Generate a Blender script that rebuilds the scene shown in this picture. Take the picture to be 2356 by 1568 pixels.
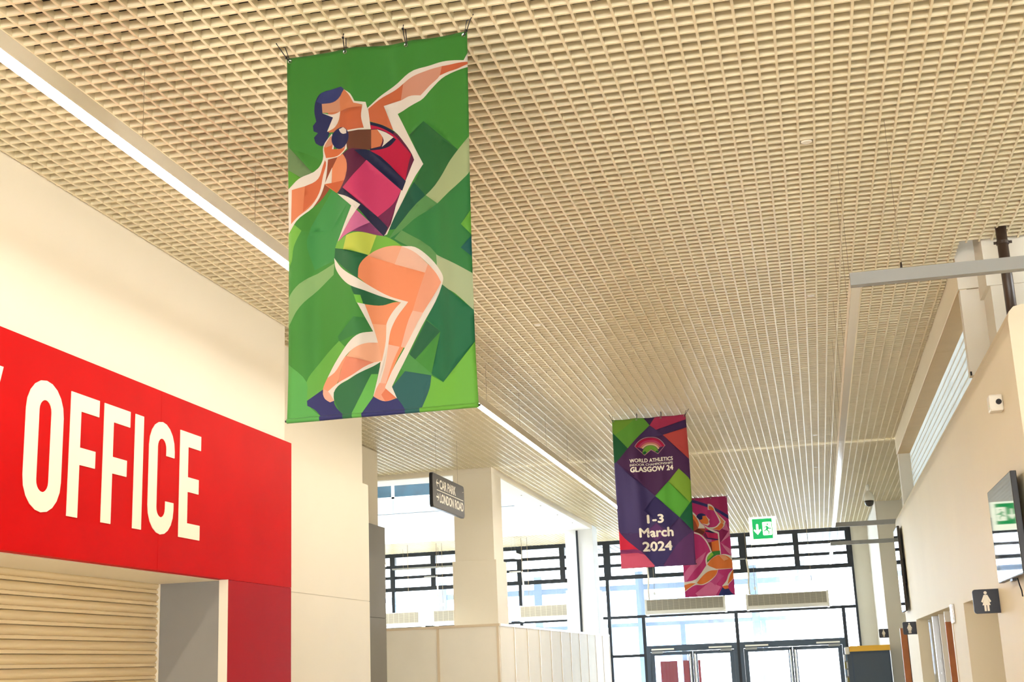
import bpy, math, random
import numpy as np
from mathutils import Vector, Matrix
from mathutils.geometry import delaunay_2d_cdt

for o in list(bpy.data.objects): bpy.data.objects.remove(o)
S = bpy.context.scene
COL = S.collection
H = 1.65                       # eye height: z below is given from the eye, the floor lies at z = -H
CEIL = 3.31

# ------------------------------------------------------------ camera
cd = bpy.data.cameras.new('camera'); cam = bpy.data.objects.new('camera', cd); COL.objects.link(cam)
YAW, PITCH, ROLL = -0.21621921, 0.24572685, -0.04103468
fwd = Vector((math.sin(YAW)*math.cos(PITCH), math.cos(YAW)*math.cos(PITCH), math.sin(PITCH)))
rgt = Vector((math.cos(YAW), -math.sin(YAW), 0)); upv = rgt.cross(fwd)
r2 = rgt*math.cos(ROLL)+upv*math.sin(ROLL); u2 = -rgt*math.sin(ROLL)+upv*math.cos(ROLL)
m = Matrix((r2, u2, -fwd)).transposed().to_4x4(); m.translation = Vector((0, 0, H)); cam.matrix_world = m
cd.sensor_width = 36; cd.lens = 3010.55/2356*36; cd.clip_start = .05; cd.clip_end = 400
S.camera = cam

# ------------------------------------------------------------ sky, exposure
w = bpy.data.worlds.new('overcast'); S.world = w; w.use_nodes = True
bg = w.node_tree.nodes['Background']
bg.inputs[0].default_value = (.94, .97, 1.0, 1); bg.inputs[1].default_value = 20
vs = S.view_settings
vs.view_transform = 'Standard'; vs.look = 'None'; vs.gamma = 1; vs.use_curve_mapping = False; vs.exposure = 0.34
LED_POWER = 60

# ------------------------------------------------------------ materials
def lin(c): 
    c = c/255.0
    return c/12.92 if c <= .04045 else ((c+.055)/1.055)**2.4
def rgb(c): return (lin(c[0]), lin(c[1]), lin(c[2]), 1)
def M(name, c, rough=.6, metal=0, spec=.4, var=0.0, vscale=3, bump=0, bscale=60, emit=0, ecol=None):
    mt = bpy.data.materials.new(name); mt.use_nodes = True; nt = mt.node_tree; b = nt.nodes['Principled BSDF']
    b.inputs['Base Color'].default_value = rgb(c); b.inputs['Roughness'].default_value = rough
    b.inputs['Metallic'].default_value = metal; b.inputs['Specular IOR Level'].default_value = spec
    tc = None
    if var or bump:
        tc = nt.nodes.new('ShaderNodeTexCoord')
    if var:
        n = nt.nodes.new('ShaderNodeTexNoise'); n.inputs['Scale'].default_value = vscale; n.inputs['Detail'].default_value = 6
        nt.links.new(tc.outputs['Object'], n.inputs['Vector'])
        mp = nt.nodes.new('ShaderNodeMapRange'); mp.inputs[1].default_value = .3; mp.inputs[2].default_value = .7
        mp.inputs[3].default_value = 1-var; mp.inputs[4].default_value = 1+var
        nt.links.new(n.outputs['Fac'], mp.inputs[0])
        mx = nt.nodes.new('ShaderNodeVectorMath'); mx.operation = 'SCALE'; mx.inputs[0].default_value = rgb(c)[:3]
        nt.links.new(mp.outputs[0], mx.inputs['Scale']); nt.links.new(mx.outputs[0], b.inputs['Base Color'])
    if bump:
        n = nt.nodes.new('ShaderNodeTexNoise'); n.inputs['Scale'].default_value = bscale; n.inputs['Detail'].default_value = 3
        nt.links.new(tc.outputs['Object'], n.inputs['Vector'])
        bp = nt.nodes.new('ShaderNodeBump'); bp.inputs['Strength'].default_value = bump; bp.inputs['Distance'].default_value = .01
        nt.links.new(n.outputs['Fac'], bp.inputs['Height']); nt.links.new(bp.outputs[0], b.inputs['Normal'])
    if emit:
        b.inputs['Emission Color'].default_value = rgb(ecol or c); b.inputs['Emission Strength'].default_value = emit
    return mt

MT = {}
MT['blade'] = M('cream_enamel_grid', (234,222,190), .38, spec=.5, var=.04, vscale=1.5)
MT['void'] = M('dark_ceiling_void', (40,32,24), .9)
MT['ceil_panel'] = M('cream_ceiling_panel', (226,212,184), .7)
MT['white_wall'] = M('warm_white_wall_paint', (240,232,214), .55, var=.02, vscale=.8)
MT['cream_wall'] = M('cream_wall_paint', (236,225,198), .6, var=.025, vscale=.7)
MT['pale_wall'] = M('pale_stone_wall_paint', (224,219,205), .6, var=.02, vscale=.7)
MT['red'] = M('red_fascia_laminate', (192,2,5), .5, spec=.04, var=.05, vscale=2)
MT['red_dull'] = M('dull_red_laminate', (170,20,30), .5, spec=.04, var=.04, vscale=2)
MT['cream_letter'] = M('cream_vinyl', (244,236,214), .5)
MT['grey_panel'] = M('grey_cladding_laminate', (132,128,122), .5, var=.03)
MT['shutter'] = M('cream_shutter_enamel', (238,218,176), .42, spec=.5)
MT['column'] = M('cream_column_paint', (238,228,208), .6, var=.02, vscale=1)
MT['brown_soffit'] = M('tan_soffit_board', (196,168,124), .6, var=.04)
MT['grey_metal'] = M('grey_painted_aluminium', (146,147,144), .45, spec=.5)
MT['white_metal'] = M('white_painted_aluminium', (226,216,196), .5)
MT['opal'] = M('opal_diffuser', (236,234,226), .12, spec=.6)
MT['led'] = M('led_diffuser', (255,255,255), .5, emit=LED_POWER, ecol=(255,243,222))
MT['black_frame'] = M('black_window_frame', (14,24,34), .4)
MT['slate_frame'] = M('slate_door_frame', (58,72,86), .4)
MT['blue_frame'] = M('blue_grey_lobby_frame', (160,178,202), .5)
MT['black'] = M('black_plastic', (14,14,18), .4)
MT['dark_sign'] = M('dark_brown_sign_panel', (52,44,36), .5)
MT['sign_black'] = M('navy_black_sign_plate', (22,24,36), .35)
MT['sign_white'] = M('white_print', (240,234,220), .5)
MT['wire'] = M('steel_wire', (150,132,104), .6)
MT['steel'] = M('brushed_steel', (200,200,200), .25, metal=.9)
MT['pipe'] = M('brown_drain_pipe', (58,44,34), .4, spec=.5)
MT['white_body'] = M('white_enamel_housing', (238,234,222), .4)
MT['grille'] = M('grey_intake_grille', (150,144,130), .6)
MT['grille_bar'] = M('pale_grille_bar', (200,192,172), .5)
MT['wood'] = M('orange_brown_wood', (176,104,52), .45, var=.12, vscale=6)
MT['yellow'] = M('yellow_header_panel', (246,190,60), .5)
MT['slate'] = M('slate_blue_kiosk_panel', (52,68,88), .45, var=.05, vscale=4)
MT['paper_w'] = M('white_leaflet_paper', (228,232,236), .7)
MT['paper_b'] = M('blue_leaflet_paper', (120,150,180), .7)
MT['paper_y'] = M('olive_leaflet_paper', (150,140,60), .7)
MT['floor'] = M('pale_vinyl_floor', (222,212,194), .35, var=.05, vscale=1)
MT['ground'] = M('pale_concrete_ground', (220,220,216), .8, var=.06, vscale=.4)
MT['lantern'] = M('white_rooflight_lining', (242,244,246), .7)
MT['pale_blue'] = M('pale_blue_fascia_panel', (196,216,230), .5)
MT['teal_glass'] = M('teal_tinted_glazing', (6,58,72), .15, spec=.6, var=.25, vscale=3)
MT['partition'] = M('cream_shell_scheme_panel', (246,238,222), .6, var=.015)
MT['rail'] = M('aluminium_rail', (226,206,176), .4)
MT['exit_white'] = M('exit_sign_white', (250,255,240), .4, emit=1.1, ecol=(246,255,232))
MT['exit_green'] = M('exit_sign_green', (0,160,90), .4, emit=.55, ecol=(0,190,100))
MT['screen'] = M('glossy_black_screen', (10,12,14), .03, spec=1.0)
MT['screen'].node_tree.nodes['Principled BSDF'].inputs['IOR'].default_value = 2.1
MT['dome'] = M('smoked_black_dome', (14,10,10), .12, spec=.7)
MT['red_poster'] = M('red_poster', (112,12,28), .6)

def glass(name, tint, gloss=.10):
    mt = bpy.data.materials.new(name); mt.use_nodes = True; nt = mt.node_tree; nt.nodes.clear()
    out = nt.nodes.new('ShaderNodeOutputMaterial'); tr = nt.nodes.new('ShaderNodeBsdfTransparent'); gl = nt.nodes.new('ShaderNodeBsdfGlossy')
    mx = nt.nodes.new('ShaderNodeMixShader'); tr.inputs[0].default_value = tint; gl.inputs['Roughness'].default_value = .02
    gl.inputs[0].default_value = (.9,.95,1,1); mx.inputs[0].default_value = gloss
    nt.links.new(tr.outputs[0], mx.inputs[1]); nt.links.new(gl.outputs[0], mx.inputs[2]); nt.links.new(mx.outputs[0], out.inputs[0])
    return mt
MT['glass'] = glass('clear_window_glass', (.78,.82,.86,1), .07)
MT['glass_blue'] = glass('blue_reflection_glass', (.66,.82,.96,1), .12)  # blue tint stands in for pale blue reflections on the panes
MT['soffit'] = M('grey_soffit_deck', (92,98,104), .7)
MT['roof_glass'] = glass('dimming_roof_pane', (.46,.48,.5,1), .06)  # grey tint set to weaken the sky light through the roof opening
MT['glass_door'] = glass('reflective_door_glass', (.8,.84,.9,1), .7)

def translucent(name, c, mixf=.6):
    mt = bpy.data.materials.new(name); mt.use_nodes = True; nt = mt.node_tree; nt.nodes.clear()
    out = nt.nodes.new('ShaderNodeOutputMaterial'); tr = nt.nodes.new('ShaderNodeBsdfTranslucent'); df = nt.nodes.new('ShaderNodeBsdfDiffuse')
    mx = nt.nodes.new('ShaderNodeMixShader'); tr.inputs[0].default_value = c; df.inputs[0].default_value = c; mx.inputs[0].default_value = mixf
    nt.links.new(df.outputs[0], mx.inputs[1]); nt.links.new(tr.outputs[0], mx.inputs[2]); nt.links.new(mx.outputs[0], out.inputs[0])
    return mt
MT['poly'] = translucent('translucent_polycarbonate', (.66,.68,.685,1), .6)

def cloth_mat():
    mt = bpy.data.materials.new('printed_polyester'); mt.use_nodes = True; nt = mt.node_tree; b = nt.nodes['Principled BSDF']
    at = nt.nodes.new('ShaderNodeAttribute'); at.attribute_name = 'ink'
    b.inputs['Roughness'].default_value = .62; b.inputs['Specular IOR Level'].default_value = .25; b.inputs['Sheen Weight'].default_value = .1
    tl = nt.nodes.new('ShaderNodeBsdfTranslucent'); mx = nt.nodes.new('ShaderNodeMixShader'); mx.inputs[0].default_value = .12
    nt.links.new(at.outputs['Color'], b.inputs['Base Color']); nt.links.new(at.outputs['Color'], tl.inputs[0])
    out = nt.nodes['Material Output']
    nt.links.new(b.outputs[0], mx.inputs[1]); nt.links.new(tl.outputs[0], mx.inputs[2]); nt.links.new(mx.outputs[0], out.inputs[0])
    return mt
MT['cloth'] = cloth_mat()

# ------------------------------------------------------------ mesh helpers
class MB:
    def __init__(s): s.v = []; s.f = []
    def box(s, x0, x1, y0, y1, z0, z1):
        n = len(s.v)
        s.v += [(x,y,z) for z in (z0,z1) for y in (y0,y1) for x in (x0,x1)]
        s.f += [[n+i for i in q] for q in ((0,2,3,1),(4,5,7,6),(0,1,5,4),(2,6,7,3),(0,4,6,2),(1,3,7,5))]
        return s
    def prism(s, poly, axis, a, b):
        """poly: 2-D outline; axis 0/1/2: extruded along that axis from a to b, outline in the other two axes in order"""
        n = len(s.v); k = len(poly)
        def P(p, t):
            if axis == 0: return (t, p[0], p[1])
            if axis == 1: return (p[0], t, p[1])
            return (p[0], p[1], t)
        s.v += [P(p,a) for p in poly] + [P(p,b) for p in poly]
        s.f += [list(range(n, n+k)), list(range(n+2*k-1, n+k-1, -1))]
        s.f += [[n+i, n+k+i, n+k+(i+1)%k, n+(i+1)%k] for i in range(k)]
        return s
    def tube(s, pts, r, k=8):
        n0 = len(s.v); pts = [Vector(p) for p in pts]
        for i, p in enumerate(pts):
            d = (pts[min(i+1, len(pts)-1)]-pts[max(i-1,0)]).normalized()
            a = d.cross(Vector((0,0,1)) if abs(d.z) < .9 else Vector((1,0,0))).normalized(); b = d.cross(a)
            for j in range(k):
                t = 2*math.pi*j/k
                s.v.append(tuple(p+a*(r*math.cos(t))+b*(r*math.sin(t))))
        for i in range(len(pts)-1):
            for j in range(k):
                s.f.append([n0+i*k+j, n0+i*k+(j+1)%k, n0+(i+1)*k+(j+1)%k, n0+(i+1)*k+j])
        s.f += [[n0+j for j in range(k-1,-1,-1)], [n0+(len(pts)-1)*k+j for j in range(k)]]
        return s
    def lathe(s, c, prof, k=20):
        n0 = len(s.v)
        for r, z in prof:
            for j in range(k):
                t = 2*math.pi*j/k; s.v.append((c[0]+r*math.cos(t), c[1]+r*math.sin(t), c[2]+z))
        for i in range(len(prof)-1):
            for j in range(k):
                s.f.append([n0+i*k+j, n0+i*k+(j+1)%k, n0+(i+1)*k+(j+1)%k, n0+(i+1)*k+j])
        s.f += [[n0+j for j in range(k-1,-1,-1)], [n0+(len(prof)-1)*k+j for j in range(k)]]
        return s

ORG = {}
def mesh_of(name, v, f, mat, smooth=False):
    me = bpy.data.meshes.new(name); me.from_pydata(v, [], f); me.update()
    if mat: me.materials.append(MT[mat] if isinstance(mat, str) else mat)
    if smooth:
        for p in me.polygons: p.use_smooth = True
    return me
def obj(name, mb, mat, parent=None, smooth=False, bevel=0, weld=False):
    """link one mesh object; mb holds scene positions with z measured from the eye"""
    v = [Vector((p[0], p[1], p[2]+H)) for p in mb.v]
    if parent is None:
        xs = [p.x for p in v]; ys = [p.y for p in v]; zs = [p.z for p in v]
        org = Vector(((min(xs)+max(xs))/2, (min(ys)+max(ys))/2, min(zs)))
    else: org = ORG[parent.name]
    me = mesh_of(name, [tuple(p-org) for p in v], mb.f, mat, smooth)
    o = bpy.data.objects.new(name, me); COL.objects.link(o)
    if parent is None: o.location = org
    else: o.parent = parent
    ORG[o.name] = org
    if bevel:
        b = o.modifiers.new('bevel', 'BEVEL'); b.width = bevel; b.segments = 2; b.limit_method = 'ANGLE'
    return o
def inst(name, mesh, parent, loc):
    """another piece that shares mesh data; loc in scene position, z from the eye"""
    o = bpy.data.objects.new(name, mesh); COL.objects.link(o); o.parent = parent
    org = ORG[parent.name]; o.location = Vector((loc[0], loc[1], loc[2]+H))-org; ORG[o.name] = org
    return o
def box(name, b, mat, parent=None, bevel=0): return obj(name, MB().box(*b), mat, parent, bevel=bevel)
def empty(name, loc):
    o = bpy.data.objects.new(name, None); COL.objects.link(o); o.empty_display_size = .2
    o.location = (loc[0], loc[1], loc[2]+H); ORG[o.name] = Vector(o.location); return o
def tag(o, label, cat, group=None):
    o['label'] = label; o['category'] = cat
    if group: o['group'] = group
    return o
def thing(name, loc, label, cat, group=None): return tag(empty(name, loc), label, cat, group)
def struct(o, label=None):
    o['kind'] = 'structure'
    if label: o['label'] = label
    return o
def clone(root, delta, label=None):
    """copy a thing with its parts and their sub-parts, moved by delta"""
    def cp(o, par):
        c = o.copy(); COL.objects.link(c); c.parent = par
        for ch in list(o.children): cp(ch, c)
        return c
    r = cp(root, None); r.location = root.location+Vector(delta)
    if label: r['label'] = label
    return r
def text_polys(body, bold=0.0):
    """outline mesh of a line of lettering: 2-D points and faces, cap height about .7"""
    cu = bpy.data.curves.new('lettering', 'FONT'); cu.body = body; cu.size = 1; cu.offset = bold; cu.resolution_u = 4
    t = bpy.data.objects.new('lettering', cu); COL.objects.link(t)
    dg = bpy.context.evaluated_depsgraph_get(); dg.update()
    ev = t.evaluated_get(dg); me = ev.to_mesh()
    v = [(p.co.x, p.co.y) for p in me.vertices]; f = [list(p.vertices) for p in me.polygons]
    ev.to_mesh_clear(); bpy.data.objects.remove(t); bpy.data.curves.remove(cu)
    return v, f
def fit_text(body, u0, u1, v0, v1, bold=0.0):
    """lettering scaled into the box u0..u1 by v0 (baseline) .. v1 (cap line)"""
    v, f = text_polys(body, bold)
    x0 = min(p[0] for p in v); x1 = max(p[0] for p in v); y1 = max(p[1] for p in v); y0 = 0.0
    return [(u0+(p[0]-x0)/(x1-x0)*(u1-u0), v0+(p[1]-y0)/(y1-y0)*(v1-v0)) for p in v], f
ART_GREEN = [
  ((62,138,44), [(0.0037,0.5164),(0.0062,0.9846),(0.2371,1.0113),(0.3487,0.8823),(0.2386,0.7733),(0.1914,0.6224)]),
  ((112,142,92), [(0,0.5051),(0.1349,0.6718),(0.0663,0.6995),(0,0.6401)]),
  ((88,160,44), [(0,0.6401),(0.0744,0.6949),(0,0.7576)]),
  ((36,104,50), [(0.6725,0.5322),(0.7484,0.4619),(0.9441,0.6641),(0.8329,0.792),(0.7539,0.8725),(0.6938,0.8061),(0.7427,0.7014)]),
  ((8,86,62), [(0.6939,0.7982),(0.7524,0.8723),(0.5924,1.0329),(0.5188,1.0361)]),
  ((44,126,60), [(1,0.7916),(0.9541,0.8307),(0.6894,1.0015),(0.5489,1.0862),(0.6859,1.1559),(0.8064,1.2077),(1,1.328)]),
  ((170,184,134), [(1,0.5952),(1,0.7838),(0.9541,0.8307),(0.814,0.9229),(0.7539,0.8725),(0.8489,0.7704),(0.8968,0.7055)]),
  ((88,146,80), [(0.814,0.9229),(0.6894,1.0015),(0.5488,1.0901),(0.5885,1.0325),(0.7539,0.8725)]),
  ((96,168,52), [(0.9467,1.0626),(1,0.9929),(1,1.1231)]),
  ((4,92,84), [(0.9428,1.1863),(1,1.1288),(1,1.2388)]),
  ((96,150,84), [(0.5798,1.0874),(0.6192,1.0454),(0.8067,1.1978),(0.8253,1.3443),(0.7609,1.208),(0.6859,1.1574)]),
  ((174,188,146), [(0.7992,1.1931),(0.8808,1.2479),(1,1.3258),(0.9991,1.5159),(0.9056,1.4205),(0.8177,1.3472)]),
  ((136,178,112), [(0,1.3479),(0.0623,1.2787),(0.2595,1.1913),(0.2551,1.2528),(0.1332,1.3403),(0.0465,1.4238),(0.015,1.4743),(0,1.5018)]),
  ((116,182,64), [(0,0.9237),(0.0463,0.963),(0.0743,0.9901),(0.0304,1.072),(0.0082,1.1716),(0,1.1767)]),
  ((58,146,70), [(0.2465,0.7879),(0.3799,0.9075),(0.2761,1.0762),(0.2635,1.1762),(0.1414,1.2095),(0.1021,1.0407)]),
  ((22,110,68), [(0.8288,1.356),(0.9991,1.5159),(1,1.6822),(0.8257,1.8634),(0.7605,1.8139),(0.8109,1.5975),(0.7415,1.5311)]),
  ((26,98,60), [(0.7414,1.5348),(0.8109,1.5975),(0.6729,1.7362),(0.6474,1.7006)]),
  ((52,128,62), [(0.2873,1.6145),(0.4029,1.5842),(0.4604,1.571),(0.4423,1.5014),(0.3733,1.4946),(0.2799,1.5837)]),
  ((112,184,62), [(1,1.6755),(1,2),(0.6966,2),(0.753,1.8169),(0.8221,1.8631)]),
  ((76,150,72), [(0.6437,1.7002),(0.7642,1.8142),(0.7602,1.8248),(0.623,1.7906),(0.6009,1.7702)]),
  ((36,98,96), [(0.6231,1.7869),(0.7603,1.8212),(0.7512,1.886),(0.704,1.998),(0.6225,1.9949),(0.5792,1.9222),(0.5502,1.8686)]),
  ((104,176,70), [(0.101,1.7998),(0.1554,1.7149),(0.2874,1.6085),(0.3217,1.6441),(0.2478,1.7532),(0.2168,1.7877),(0.1934,1.8451),(0.1047,1.9042)]),
  ((92,176,84), [(0,1.6994),(0.101,1.7998),(0.1101,1.912),(0.2002,2),(0,2)]),
  ((44,112,66), [(0.2548,1.843),(0.3392,1.8133),(0.4924,1.7233),(0.4799,1.7962),(0.3991,1.8923),(0.3371,2),(0.2993,2),(0.2544,1.902)]),
  ((104,186,80), [(0.48,1.7888),(0.4556,1.9044),(0.4128,1.9959),(0.3333,2),(0.3991,1.8923),(0.4497,1.7898)]),
  ((236,226,214), [(1,0.1266),(0.9791,0.1652),(0.882,0.1466),(0.7953,0.1543),(0.6761,0.1821),(0.5877,0.2311),(0.523,0.2877),(0.4549,0.3602),(0.4651,0.4352),(0.5283,0.4561),(0.583,0.4879),(0.6367,0.5596),(0.682,0.6378),(0.6968,0.6716),(0.6479,0.7766),(0.6196,0.8284),(0.575,0.9253),(0.526,1.0681),(0.5431,1.0622),(0.59,0.9546),(0.7442,0.7016),(0.6685,0.5357),(0.603,0.3931),(0.7355,0.3465),(0.7919,0.2892),(0.8756,0.2319),(1,0.2081)]),
  ((208,108,66), [(0.4581,0.3648),(0.5309,0.297),(0.5953,0.2528),(0.6394,0.2303),(0.6257,0.3187),(0.534,0.3467),(0.5792,0.4833),(0.5283,0.4561),(0.4651,0.4352)]),
  ((218,154,128), [(0.6394,0.2303),(0.7153,0.2002),(0.7868,0.1778),(0.8577,0.1718),(0.8446,0.2232),(0.7846,0.2677),(0.7362,0.318),(0.6733,0.3132),(0.6218,0.3206)]),
  ((208,104,66), [(0.8577,0.1718),(0.936,0.1727),(1,0.1772),(1,0.1919),(0.9427,0.2065),(0.8958,0.2102),(0.8446,0.2232)]),
  ((206,122,78), [(0.1929,0.2864),(0.3065,0.2718),(0.331,0.2413),(0.3946,0.323),(0.4303,0.3511),(0.4343,0.4718),(0.2244,0.4597),(0.2491,0.3851)]),
  ((34,40,92), [(0.311,0.2177),(0.1973,0.233),(0.1645,0.2741),(0.1545,0.3308),(0.1641,0.3899),(0.1437,0.4102),(0.1469,0.4411),(0.1719,0.4551),(0.1484,0.4766),(0.158,0.5106),(0.1918,0.533),(0.2063,0.5268),(0.2365,0.4655),(0.2245,0.4475),(0.2572,0.378),(0.2008,0.3496),(0.1986,0.2955),(0.266,0.2884),(0.3066,0.2693),(0.3311,0.2397)]),
  ((48,58,118), [(0.311,0.2177),(0.1973,0.233),(0.1686,0.2789),(0.1986,0.2955),(0.2416,0.2949),(0.2741,0.2879),(0.3066,0.2693),(0.3311,0.2397)]),
  ((206,122,78), [(0.3066,0.2693),(0.331,0.2413),(0.367,0.2779),(0.3905,0.3266),(0.4304,0.3429),(0.424,0.4092),(0.4343,0.4718),(0.3528,0.4811),(0.297,0.445),(0.2245,0.4557),(0.2611,0.4032),(0.3018,0.3595),(0.2008,0.3455),(0.1986,0.2955),(0.2416,0.2949),(0.2741,0.2879)]),
  ((212,150,118), [(0.1986,0.2955),(0.2416,0.2949),(0.274,0.2896),(0.3065,0.2718),(0.3034,0.3564),(0.2008,0.3455)]),
  ((218,132,86), [(0.3065,0.2718),(0.331,0.2413),(0.367,0.2779),(0.3905,0.3323),(0.4304,0.3429),(0.4303,0.3511),(0.3034,0.3564)]),
  ((206,104,62), [(0.3034,0.3564),(0.4303,0.3511),(0.424,0.4092),(0.4343,0.4718),(0.3528,0.4811),(0.297,0.445)]),
  ((236,226,214), [(0.2229,0.4554),(0.2572,0.378),(0.1992,0.3477),(0.2493,0.3605),(0.3034,0.3556),(0.2934,0.3994),(0.269,0.433)]),
  ((236,226,214), [(0.331,0.2413),(0.339,0.2491),(0.371,0.2785),(0.393,0.3228),(0.4466,0.3262),(0.4579,0.3811),(0.4692,0.4789),(0.3495,0.4905),(0.3496,0.4791),(0.4359,0.4728),(0.424,0.4092),(0.4312,0.3413),(0.3881,0.332),(0.3629,0.2823)]),
  ((108,60,40), [(0.3495,0.4888),(0.4692,0.4806),(0.4763,0.5383),(0.4668,0.5935),(0.4153,0.5949),(0.3517,0.5882),(0.341,0.5446)]),
  ((236,226,214), [(0.2486,0.4671),(0.2015,0.5327),(0.1963,0.6068),(0.1672,0.6516),(0.0623,0.699),(0,0.7495),(0,0.9977),(0.0463,0.9336),(0.1344,0.8645),(0.1826,0.7984),(0.2101,0.7216),(0.2252,0.6105),(0.2877,0.6057),(0.3454,0.5817),(0.3427,0.5367),(0.32,0.5621),(0.256,0.5594),(0.2611,0.5177)]),
  ((218,114,64), [(0.2388,0.4838),(0.2531,0.5085),(0.248,0.5551),(0.32,0.5694),(0.3377,0.5563),(0.3278,0.5818),(0.2797,0.5998),(0.214,0.601),(0.2047,0.5429)]),
  ((212,150,120), [(0.2445,0.4788),(0.2531,0.5085),(0.2482,0.5323),(0.2119,0.5438),(0.2079,0.5311)]),
  ((226,132,88), [(0.0203,0.7559),(0.0945,0.7434),(0.1669,0.7081),(0.1953,0.6431),(0.2075,0.6123),(0.2139,0.6253),(0.1959,0.6957),(0.1706,0.7889),(0.1104,0.8696),(0.0462,0.9177),(0.0142,0.9458)]),
  ((214,108,64), [(0.0945,0.7434),(0.1669,0.7081),(0.1953,0.6431),(0.2075,0.6123),(0.2139,0.6253),(0.1959,0.6957),(0.1706,0.7889),(0.0823,0.8861)]),
  ((152,72,42), [(0.2252,0.6105),(0.2837,0.606),(0.2473,0.6619),(0.2109,0.7378),(0.2386,0.7653),(0.2266,0.7838),(0.1825,0.8304),(0.1344,0.8645),(0.1826,0.8),(0.2101,0.7232)]),
  ((236,144,100), [(0.2473,0.6619),(0.2797,0.6055),(0.3157,0.5996),(0.3392,0.6414),(0.3443,0.6904),(0.3279,0.7444),(0.3022,0.7812),(0.2742,0.8073),(0.2052,0.7491),(0.2311,0.7001)]),
  ((206,98,52), [(0.2068,0.7453),(0.3263,0.7506),(0.3022,0.7812),(0.2742,0.8073)]),
  ((236,226,214), [(0.2473,0.6579),(0.2428,0.7442),(0.2036,0.7449)]),
  ((96,20,60), [(0.465,0.4393),(0.5282,0.4577),(0.583,0.4919),(0.6367,0.5596),(0.6858,0.6423),(0.6982,0.6758),(0.6479,0.7766),(0.6157,0.828),(0.5339,1.0612),(0.526,1.0665),(0.4572,0.9898),(0.4111,0.9293),(0.2781,0.8078),(0.3022,0.7812),(0.3279,0.7444),(0.3443,0.6904),(0.3392,0.6414),(0.3157,0.5996),(0.3517,0.5882),(0.4628,0.597),(0.4763,0.5383),(0.4692,0.4806)]),
  ((192,8,62), [(0.4672,0.4559),(0.5201,0.4696),(0.5826,0.5121),(0.6325,0.5752),(0.6819,0.6418),(0.6652,0.6915),(0.6439,0.7777),(0.4612,0.5993),(0.5103,0.5912),(0.5659,0.5663),(0.5916,0.5359),(0.5434,0.4946),(0.4962,0.4761),(0.4692,0.4789)]),
  ((18,22,62), [(0.465,0.4377),(0.5282,0.4569),(0.5845,0.4921),(0.5764,0.5032),(0.5201,0.4712),(0.468,0.4544)]),
  ((18,22,62), [(0.5768,0.5258),(0.5932,0.5361),(0.5578,0.5749),(0.5102,0.5928),(0.4628,0.5946),(0.4661,0.587),(0.5224,0.5751)]),
  ((218,126,80), [(0.4707,0.4824),(0.5001,0.4799),(0.524,0.5204),(0.5252,0.5448),(0.5145,0.574),(0.4692,0.5874)]),
  ((236,226,214), [(0.5001,0.4799),(0.5434,0.4971),(0.5792,0.5229),(0.5223,0.5783),(0.5316,0.5416)]),
  ((18,26,66), [(0.3882,0.597),(0.4588,0.5965),(0.6477,0.7829),(0.625,0.8307)]),
  ((206,54,106), [(0.4462,0.6512),(0.6196,0.8261),(0.5755,0.8979),(0.4966,0.9646),(0.3124,0.7865),(0.3579,0.7562),(0.406,0.7062)]),
  ((24,28,62), [(0.3116,0.7864),(0.2765,0.8076),(0.3647,0.8645),(0.4495,0.9811),(0.5259,1.0719),(0.5469,1.0237),(0.4966,0.9646),(0.4116,0.8899)]),
  ((112,24,72), [(0.6196,0.8284),(0.5469,1.0237),(0.4966,0.9646),(0.5755,0.8979)]),
  ((236,226,214), [(0.2765,0.81),(0.3705,0.9047),(0.2792,1.0773),(0.2871,1.0735),(0.397,0.9292),(0.4162,0.9),(0.3255,0.8359)]),
  ((210,110,156), [(0.2808,1.0775),(0.397,0.9292),(0.4587,0.9939),(0.3666,1.0458),(0.3234,1.0565)]),
  ((132,54,106), [(0.3666,1.0458),(0.4587,0.9939),(0.5275,1.0729),(0.4563,1.0538),(0.4096,1.0469)]),
  ((24,30,86), [(0.3581,0.5144),(0.356,0.5297),(0.3503,0.5434),(0.3413,0.5546),(0.3296,0.5626),(0.3161,0.5669),(0.3016,0.567),(0.2871,0.5631),(0.2737,0.5553),(0.2621,0.5442),(0.2533,0.5306),(0.2478,0.5153),(0.246,0.4994),(0.248,0.484),(0.2537,0.4702),(0.2627,0.4589),(0.2745,0.4509),(0.2881,0.4467),(0.3026,0.4466),(0.3171,0.4506),(0.3306,0.4585),(0.3421,0.4696),(0.3509,0.4833),(0.3563,0.4986)]),
  ((236,226,214), [(0.2921,0.4533),(0.321,0.4523),(0.3433,0.4758),(0.3431,0.4945),(0.3207,0.4898),(0.3008,0.4725)]),
  ((120,184,62), [(0.2761,1.0778),(0.3351,1.0579),(0.4252,1.0502),(0.4873,1.0628),(0.5337,1.0728),(0.5872,1.1038),(0.619,1.1321),(0.5327,1.1286),(0.4704,1.1526),(0.4469,1.1732),(0.264,1.11)]),
  ((196,208,80), [(0.3375,1.0574),(0.4252,1.0502),(0.4888,1.063),(0.4523,1.1707),(0.3149,1.1274)]),
  ((26,102,58), [(0.264,1.11),(0.4469,1.1716),(0.4153,1.2161),(0.4003,1.2991),(0.3295,1.2376),(0.2597,1.1657)]),
  ((26,98,58), [(0.3596,1.3293),(0.4519,1.3642),(0.5828,1.4188),(0.5122,1.4343),(0.4202,1.4295),(0.4167,1.4078),(0.3792,1.3773)]),
  ((114,192,64), [(0.3776,1.3809),(0.41,1.3843),(0.4218,1.4296),(0.391,1.425)]),
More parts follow.
